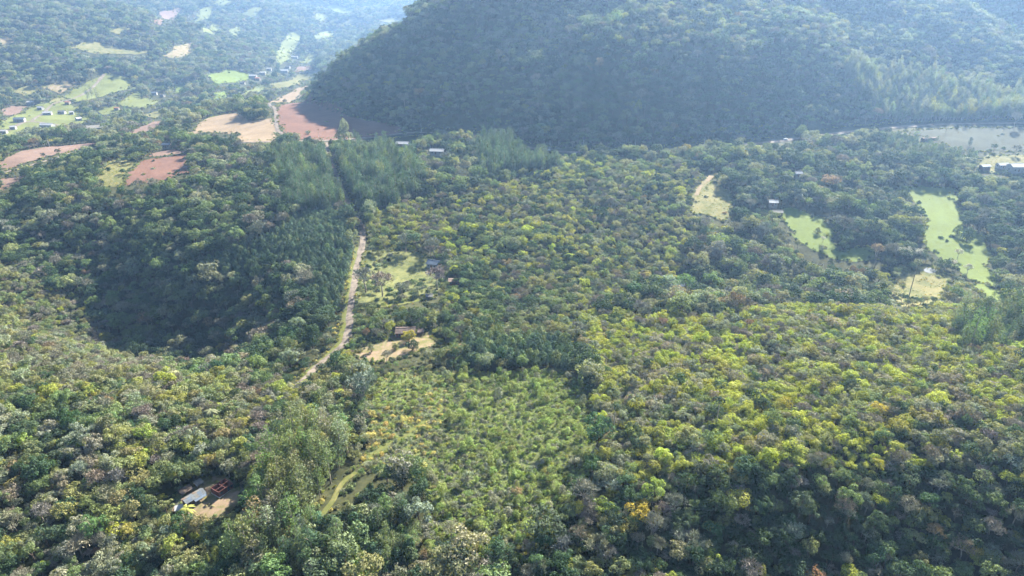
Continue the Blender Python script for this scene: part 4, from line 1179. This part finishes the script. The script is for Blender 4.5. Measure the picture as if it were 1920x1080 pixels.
# ------------------------------------------------------------------ buildings
def box_mesh(name, x0, x1, y0, y1, z0, z1):
    V = [(x, y, z) for z in (z0, z1) for y in (y0, y1) for x in (x0, x1)]
    return mesh_py(name, V, [(0, 2, 3, 1), (4, 5, 7, 6), (0, 1, 5, 4), (2, 6, 7, 3), (0, 4, 6, 2), (1, 3, 7, 5)])
def house_walls(w, d, h, rise):
    V = [(-w / 2, -d / 2, -2.5), (w / 2, -d / 2, -2.5), (w / 2, d / 2, -2.5), (-w / 2, d / 2, -2.5),
         (-w / 2, -d / 2, h), (w / 2, -d / 2, h), (w / 2, d / 2, h), (-w / 2, d / 2, h), (-w / 2, 0, h + rise), (w / 2, 0, h + rise)]
    return mesh_py('wall', V, [(0, 1, 5, 4), (1, 2, 6, 9, 5), (2, 3, 7, 6), (3, 0, 4, 8, 7), (4, 5, 9, 8), (8, 9, 6, 7)])
def slope_mesh(name, x0, x1, ya, za, yb, zb, th=.12):
    """a sloping roof slab between two eave lines"""
    V = [(x0, ya, za), (x1, ya, za), (x1, yb, zb), (x0, yb, zb)]
    V += [(x, y, z + th) for x, y, z in V]
    return mesh_py(name, V, [(3, 2, 1, 0), (4, 5, 6, 7), (0, 1, 5, 4), (1, 2, 6, 5), (2, 3, 7, 6), (3, 0, 4, 7)])
def house(u, v, w, d, h, rz, roof, wall, label, name='house', rise=None, windows=2, group=None, cat='house', zoff=0.0):
    x, y = hit(u, v)
    e = empty(name, (x, y, float(hg(x, y)) + zoff), math.radians(rz))
    tag(e, label, cat, group)
    rise = d * .22 if rise is None else rise
    obj('wall', house_walls(w, d, h, rise), M[wall], e)
    ov = .5
    k = rise / (d / 2)
    rf = obj('roof', slope_mesh('roof', -w / 2 - ov, w / 2 + ov, -d / 2 - ov, h - k * ov + .03, 0, h + rise + .03), M[roof], e)
    obj('roof_slope', slope_mesh('roof_slope', -w / 2 - ov, w / 2 + ov, 0.004, h + rise + .03, d / 2 + ov, h - k * ov + .03), M[roof], rf)
    obj('ridge_cap', box_mesh('ridge_cap', -w / 2 - ov, w / 2 + ov, -.18, .18, h + rise + .10, h + rise + .22), M[roof], rf)
    dx = -w * .08
    obj('door', box_mesh('door', dx - .45, dx + .45, -d / 2 - .04, -d / 2 + .02, 0, 2.05), M['door'], e)
    for i in range(windows):
        cx = (-w * .32, w * .25, w * .40)[i]
        f = obj('window', box_mesh('window', cx - .6, cx + .6, -d / 2 - .04, -d / 2 + .02, 1.0, 2.1), M['white_wall'], e)
        obj('pane', box_mesh('pane', cx - .5, cx + .5, -d / 2 - .055, -d / 2 - .02, 1.08, 2.02), M['glass'], f)
    for sx in (-1, 1):
        f = obj('window', box_mesh('window', sx * w / 2 - .03, sx * w / 2 + .03, -.6, .6, 1.0, 2.1), M['white_wall'], e)
        obj('pane', box_mesh('pane', sx * (w / 2 + .02) - .025, sx * (w / 2 + .02) + .025, -.5, .5, 1.08, 2.02), M['glass'], f)
    return e
def shed(u, v, w, d, h, rz, roof, label, name='shed', drop=.6, cat='shed', group=None, wall=None):
    """lean-to on posts with one sloping sheet roof"""
    x, y = hit(u, v)
    e = empty(name, (x, y, float(hg(x, y))), math.radians(rz))
    tag(e, label, cat, group)
    obj('roof', slope_mesh('roof', -w / 2, w / 2, -d / 2, h - drop, d / 2, h), M[roof], e)
    for sx in (-1, 1):
        for sy in (-1, 1):
            px_, py_ = sx * (w / 2 - .3), sy * (d / 2 - .3)
            hh = h - drop * (.5 - py_ / d)
            obj('post', box_mesh('post', px_ - .09, px_ + .09, py_ - .09, py_ + .09, -1.5, hh + .02), M['wood_wall'], e)
    if wall:
        obj('back_wall', box_mesh('back_wall', -w / 2 + .4, w / 2 - .4, d / 2 - .36, d / 2 - .24, -1.5, h - drop * .2), M[wall], e)
    return e

# the tin-roofed farmstead on the left
x, y = hit(365, 938)
e = empty('farmhouse', (x, y, float(hg(x, y))), math.radians(52))
e.scale = (.74, .74, .74)
tag(e, 'long low farmhouse with patched pale tin roof in the farmstead clearing', 'house')
obj('wall', house_walls(8.6, 3.8, 2.5, .7), M['wood_wall'], e)
mts = ['tin', 'blue_roof', 'tin', 'grey_roof', 'blue_roof', 'tin']
for i in range(6):
    x0 = -4.6 + i * 1.53
    obj('roof_sheet', slope_mesh('roof_sheet', x0, x0 + 1.51, -2.4, 2.36, 0, 3.26 + .02 * (i % 2), .05), M[mts[i]], e)
    obj('roof_sheet', slope_mesh('roof_sheet', x0, x0 + 1.58, 0.004, 3.26 + .02 * (i % 2), 2.4, 2.36, .05), M[['rust_roof', 'grey_roof', 'tin'][i % 3]], e)
obj('porch_roof', slope_mesh('porch_roof', -1.2, 4.2, -3.7, 1.95, -2.3, 2.33, .05), M['blue_roof'], e)
for q in (-1.0, 1.5, 4.0): obj('porch_post', box_mesh('porch_post', q - .07, q + .07, -3.6, -3.46, -1, 2.0), M['wood_wall'], e)
obj('door', box_mesh('door', -.5, .4, -1.94, -1.88, 0, 2.0), M['door'], e)
for cx in (-2.8, 2.4):
    f = obj('window', box_mesh('window', cx - .5, cx + .5, -1.94, -1.88, 1.0, 1.9), M['wood_wall'], e)
    obj('pane', box_mesh('pane', cx - .4, cx + .4, -1.96, -1.92, 1.08, 1.82), M['glass'], f)
shed(350, 925, 4.0, 2.4, 1.9, 52, 'rust_roof', 'rusty lean-to shed behind the tin-roofed farmhouse', wall='wood_wall')
shed(374, 912, 2.6, 2.2, 2.0, 52, 'grey_roof', 'small grey-roofed shed above the tin-roofed farmhouse', wall='wood_wall')
shed(337, 958, 2.6, 1.9, 1.6, 20, 'white_roof', 'low shed with a bright bent sheet roof at the yard edge', wall='wood_wall')
# unfinished brick house
x, y = hit(418, 920)
e = empty('unfinished_house', (x, y, float(hg(x, y)) + .1), math.radians(58))
e.scale = (.86, .86, .86)
tag(e, 'roofless red brick house under construction beside the tin-roofed farmhouse', 'house')
obj('floor_slab', box_mesh('floor_slab', -3.3, 3.3, -2.5, 2.5, -1.6, .12), M['concrete'], e)
W_, D_, T_ = 3.1, 2.3, .15
for nm, a in [('brick_wall', (-W_, W_, -D_, -D_ + T_, .1, 2.5)), ('brick_wall', (-W_, W_, D_ - T_, D_, .1, 2.5)), ('brick_wall', (-W_, -W_ + T_, -D_ + T_, D_ - T_, .1, 2.45)),
              ('brick_wall', (W_ - T_, W_, -D_ + T_, D_ - T_, .1, 2.45)), ('partition_wall', (-.07, .07, -D_ + T_, D_ - T_, .1, 2.4)), ('partition_wall', (-W_ + T_, -.07, -.3, -.16, .1, 2.42)),
              ('partition_wall', (.07, W_ - T_, .2, .34, .1, 2.42))]:
    obj(nm, box_mesh(nm, *a), M['brick'], e)
obj('door_opening_shade', box_mesh('door_opening_shade', .6, 1.5, -D_ - .012, -D_ + .02, .12, 2.1), M['glass'], e)  # dark slab on the brick face, standing in for shade in a doorway
for cx in (-2.0, 2.4): obj('window_opening_shade', box_mesh('window_opening_shade', cx - .5, cx + .5, -D_ - .012, -D_ + .02, 1.0, 2.0), M['glass'], e)  # same dark slabs in place of shaded window holes
for i, (u, v) in enumerate([(392, 947), (398, 951), (386, 950)]):
    x, y = hit(u, v)
    o = obj('sand_heap', mesh_py('sand_heap', [(math.cos(a) * 1.1 * (1 + .2 * math.sin(3 * a + i)), math.sin(a) * .9, -.15) for a in np.linspace(0, 6.28, 10)[:-1]] + [(.1, 0, .55)],
            [(j, (j + 1) % 9, 9) for j in range(9)]), M['bare'])
    o.location = (x, y, float(hg(x, y)) + .15)
    tag(o, ['pale heap of sand', 'second pale sand heap', 'small heap of rubble'][i] + ' in the farmstead yard', 'sand heap', 'heaps in the farmstead yard')

# brown-roofed house by the dirt road
house(761, 628, 8.5, 5.5, 2.7, 4, 'brown_roof', 'brick', 'low house with long brown roof above the bare yard')
shed(789, 627, 3.0, 2.6, 2.3, 5, 'brown_roof', 'tiny dark shed beside the brown-roofed house', wall='brick')
house(814, 500, 7, 6, 2.9, -20, 'blue_roof', 'white_wall', 'grey-roofed house at the edge of the overgrown meadow')
house(852, 533, 6, 4, 2.6, 0, 'brown_roof', 'brick', 'small brick shed with flat brown roof in the trees', rise=.4)
shed(805, 560, 4, 3, 2.2, 10, 'grey_roof', 'small grey shed at the end of the meadow track', wall='wood_wall')
house(755, 274, 11, 6, 2.9, -4, 'white_roof', 'cream_wall', 'long white-roofed house on the upper road')
shed(768, 275, 6, 5, 2.8, -6, 'blue_roof', 'blue-grey carport beside the long white-roofed house', wall='cream_wall')
house(820, 292, 12, 6, 2.8, -6, 'white_roof', 'white_wall', 'bright white-roofed house standing in the trees below the upper road', zoff=2.0)
# right
house(1266, 548, 9, 4.5, 2.6, 0, 'blue_roof', 'white_wall', 'house with blue-grey roof half hidden in the tall woods', zoff=2.5)
house(1310, 553, 12, 5, 2.8, -2, 'grey_roof', 'white_wall', 'long white-walled building in the woods with a row of windows', windows=3, zoff=2.5)
house(1448, 388, 6, 5, 2.7, -6, 'white_roof', 'cream_wall', 'small white-roofed house above the bright pasture', zoff=1.5)
house(1457, 402, 6.5, 4, 2.2, -3, 'beige_roof', 'wood_wall', 'low beige-roofed shed above the bright pasture', name='shed', cat='shed')
house(1495, 335, 5, 5, 3.0, -4, 'blue_roof', 'white_wall', 'small blue-grey roofed house among the trees', zoff=2.0)
house(1905, 322, 14, 8, 4.2, 4, 'white_roof', 'white_wall', 'large two-storey white house with pale roof', windows=3, zoff=1.0)
house(1878, 316, 9, 5, 2.6, 6, 'white_roof', 'white_wall', 'low white wing beside the large white house', windows=1, zoff=1.0)
house(1845, 318, 8, 4, 2.5, 12, 'white_roof', 'wood_wall', 'long low shed with white roof near the large white house', name='shed', cat='shed', zoff=.8)
house(1742, 262, 16, 3, 1.8, 14, 'brown_roof', 'wood_wall', 'long low dark shed beside the worn field', name='shed', rise=.3, windows=1, cat='shed')
house(314, 280, 7, 5, 2.8, 8, 'blue_roof', 'cream_wall', 'pale-roofed house on the left ridge above the red plots', zoff=2.0)
house(378, 312, 5, 4, 2.4, 20, 'grey_roof', 'cream_wall', 'small grey-roofed hut in the ridge woods', zoff=3.0, name='hut', cat='hut')
# village in the valley
VIL = [(58, 196, 10, 7, 10, 'white_roof', 'white house at the edge of the reddish garden field'), (77, 206, 8, 6, -5, 'white_roof', 'small white house by the lower lane'),
       (90, 216, 12, 7, 15, 'white_roof', 'white house with grey garage by the lane'), (117, 214, 10, 7, 5, 'grey_roof', 'grey-roofed house above the village street'),
       (135, 215, 6, 5, 25, 'white_roof', 'little bright hut above the village street'), (148, 227, 7, 6, 60, 'white_roof', 'white gabled house at the street end'),
       (38, 229, 14, 8, 12, 'blue_roof', 'two-storey house with bluish roof beside the street'), (90, 240, 18, 9, -4, 'white_roof', 'wide white-roofed house below the street'),
       (26, 243, 7, 6, 10, 'white_roof', 'small white shed below the two-storey house'), (7, 251, 10, 6, 8, 'white_roof', 'pale-roofed house at the village corner'),
       (185, 245, 27, 12, 22, 'beige_roof', 'long barn with pale beige roof'), (235, 220, 9, 6, -8, 'grey_roof', 'grey-roofed house in the trees near the barn'),
       (317, 217, 9, 6, -5, 'clay_roof', 'tile-roofed house above the red sliver field'), (128, 196, 7, 6, 0, 'clay_roof', 'tile-roofed cottage in the village gardens'),
       (290, 178, 9, 7, 10, 'blue_roof', 'bluish house between the valley meadows'), (305, 182, 8, 6, -10, 'grey_roof', 'grey house between the valley meadows'),
       (475, 146, 16, 9, 0, 'white_roof', 'white farmhouse beside the oval pasture'), (492, 140, 14, 8, 10, 'white_roof', 'second white farmhouse beside the oval pasture'),
       (484, 150, 11, 8, -10, 'clay_roof', 'tile-roofed barn beside the oval pasture'), (455, 158, 10, 7, 5, 'grey_roof', 'grey shed beside the oval pasture'),
       (533, 136, 18, 9, 8, 'white_roof', 'white house in the side valley'), (540, 128, 11, 8, -8, 'grey_roof', 'grey house in the side valley'),
       (553, 110, 16, 8, 0, 'white_roof', 'farmhouse beside the long pale meadow'), (505, 132, 10, 7, 4, 'white_roof', 'small white house near the side valley road'),
       (220, 207, 7, 5, 4, 'clay_roof', 'tile-roofed house near the tall village trees')]
for u, v, w, d, r, rf, lb in VIL:
    house(u, v, w, d, 3.2 if w < 13 else 4.0, r, rf, 'white_wall' if rf != 'clay_roof' else 'cream_wall', lb, group='houses in the far valley', zoff=1.2,
          name='barn' if 'barn' in lb else 'house', cat='barn' if 'barn' in lb else 'house')

# utility poles
def utility_pole(u, v, rz, label, h=9.0):
    x, y = hit(u, v)
    e = empty('utility_pole', (x, y, float(hg(x, y)) - .4), math.radians(rz))
    tag(e, label, 'utility pole', 'utility poles')
    V, F = tube([(0, 0, -.5), (0, 0, h)], [.17, .11], 8)
    obj('pole', mesh_np('pole', V, F), M['pole'], e)
    obj('crossarm', box_mesh('crossarm', -1.1, 1.1, -.14, -.02 - .115 + .05, h - .7, h - .55), M['wood_wall'], e)
    for q in (-1.0, -.45, .45, 1.0): obj('insulator', box_mesh('insulator', q - .05, q + .05, -.13, -.09, h - .55, h - .38), M['glass'], e)
for i, (u, v, lb) in enumerate([(93, 276, 'in the long red ploughed field'), (185, 266, 'at the end of the long red ploughed field'), (16, 292, 'at the corner of the long red ploughed field'),
                                (352, 283, 'beside the tilled ridge plot'), (1031, 281, 'beside the gravel road below the hill'), (1020, 279, 'paired with another on the gravel road bend'),
                                (1191, 279, 'in the shade at the foot of the hill'), (1094, 279, 'on the gravel road east of the bend'), (1319, 279, 'behind the bright lime roadside tree'),
                                (1773, 250, 'beside the worn field'), (790, 247, 'on the shaded road near the long white-roofed house'), (598, 258, 'at the upper road junction')]):
    utility_pole(u, v, 10 * (i % 5), 'thin concrete utility pole ' + lb)

# cars on the gravel road
def car(u, v, rz, label):
    x, y = hit(u, v)
    e = empty('parked_car' if 'parked' in label else 'car', (x, y, float(hg(x, y)) + .45), math.radians(rz))
    tag(e, label, 'car', 'cars on the gravel road')
    bm = bmesh.new()
    prof = [(-2.1, .35), (2.1, .35), (2.15, .75), (1.1, .92), (.55, 1.42), (-1.35, 1.45), (-2.05, .95)]
    lo = [bm.verts.new((a, -.82, b)) for a, b in prof]
    hi = [bm.verts.new((a, .82, b)) for a, b in prof]
    bm.faces.new(lo); bm.faces.new(hi[::-1])
    for i in range(7): bm.faces.new((lo[i], hi[i], hi[(i + 1) % 7], lo[(i + 1) % 7]))
    bmesh.ops.recalc_face_normals(bm, faces=bm.faces)
    bmesh.ops.bevel(bm, geom=list(bm.edges), offset=.06, segments=2, affect='EDGES')
    me = bpy.data.meshes.new('body'); bm.to_mesh(me); bm.free()
    obj('body', me, M['car_paint'], e)
    for sy in (-1, 1):
        V = [(1.0, sy * .825, .93), (-1.8, sy * .825, .97), (-1.3, sy * .825, 1.36), (.5, sy * .825, 1.34)]
        V += [(a, sy * .80, c) for a, b, c in V]
        obj('side_window', mesh_py('side_window', V, [(0, 1, 2, 3), (7, 6, 5, 4), (0, 4, 5, 1), (1, 5, 6, 2), (2, 6, 7, 3), (3, 7, 4, 0)]), M['glass'], e)
    obj('windscreen', slope_mesh('windscreen', .60, 1.06, -.68, 1.0, .68, 1.0, .3), M['glass'], e)
    for sx in (-1.3, 1.35):
        for sy in (-1, 1):
            V, F = tube([(sx, sy * .66, .33), (sx, sy * .86, .33)], [.33, .33], 14)
            w = obj('wheel', mesh_np('wheel', V, F), M['tyre'], e)
            cap = [(sx + .32 * math.cos(a), sy * .861, .33 + .32 * math.sin(a)) for a in np.linspace(0, 6.283, 15)[:-1]]
            obj('rim', mesh_py('rim', cap, [tuple(range(14))]), M['rim'], w)
car(1473, 263, 12, 'white car on the gravel road below the shaded hill')
car(1031, 284, -8, 'white car on the gravel road bend')

# pond
sheet('pond', pond_px, M['water'], 'small glinting pond below the pastures', 'pond', lift=.22, clear=False)

# ------------------------------------------------------------------ the air
zmin = float(GZ.min()) - 3.0
zmax = max(float(GZ.max()) + 30, CAMZ + 20)
haze = obj('haze', box_mesh('haze', -S_LIM * Y1 - 60, S_LIM * Y1 + 60, -200, Y1 + 60, zmin, zmax))
tag(haze, 'pale blue haze filling the valley air', 'haze', kind='stuff')
m, nt, out = new_mat('haze_air')
pv = N(nt, 'ShaderNodeVolumePrincipled')
pv.inputs['Color'].default_value = (0.35, 0.59, 1.0, 1)
pv.inputs['Density'].default_value = HAZE
pv.inputs['Anisotropy'].default_value = 0.5
nt.links.new(pv.outputs[0], out.inputs['Volume'])
haze.data.materials.append(m)
haze.display_type = 'WIRE'
cy.volume_step_rate = 10
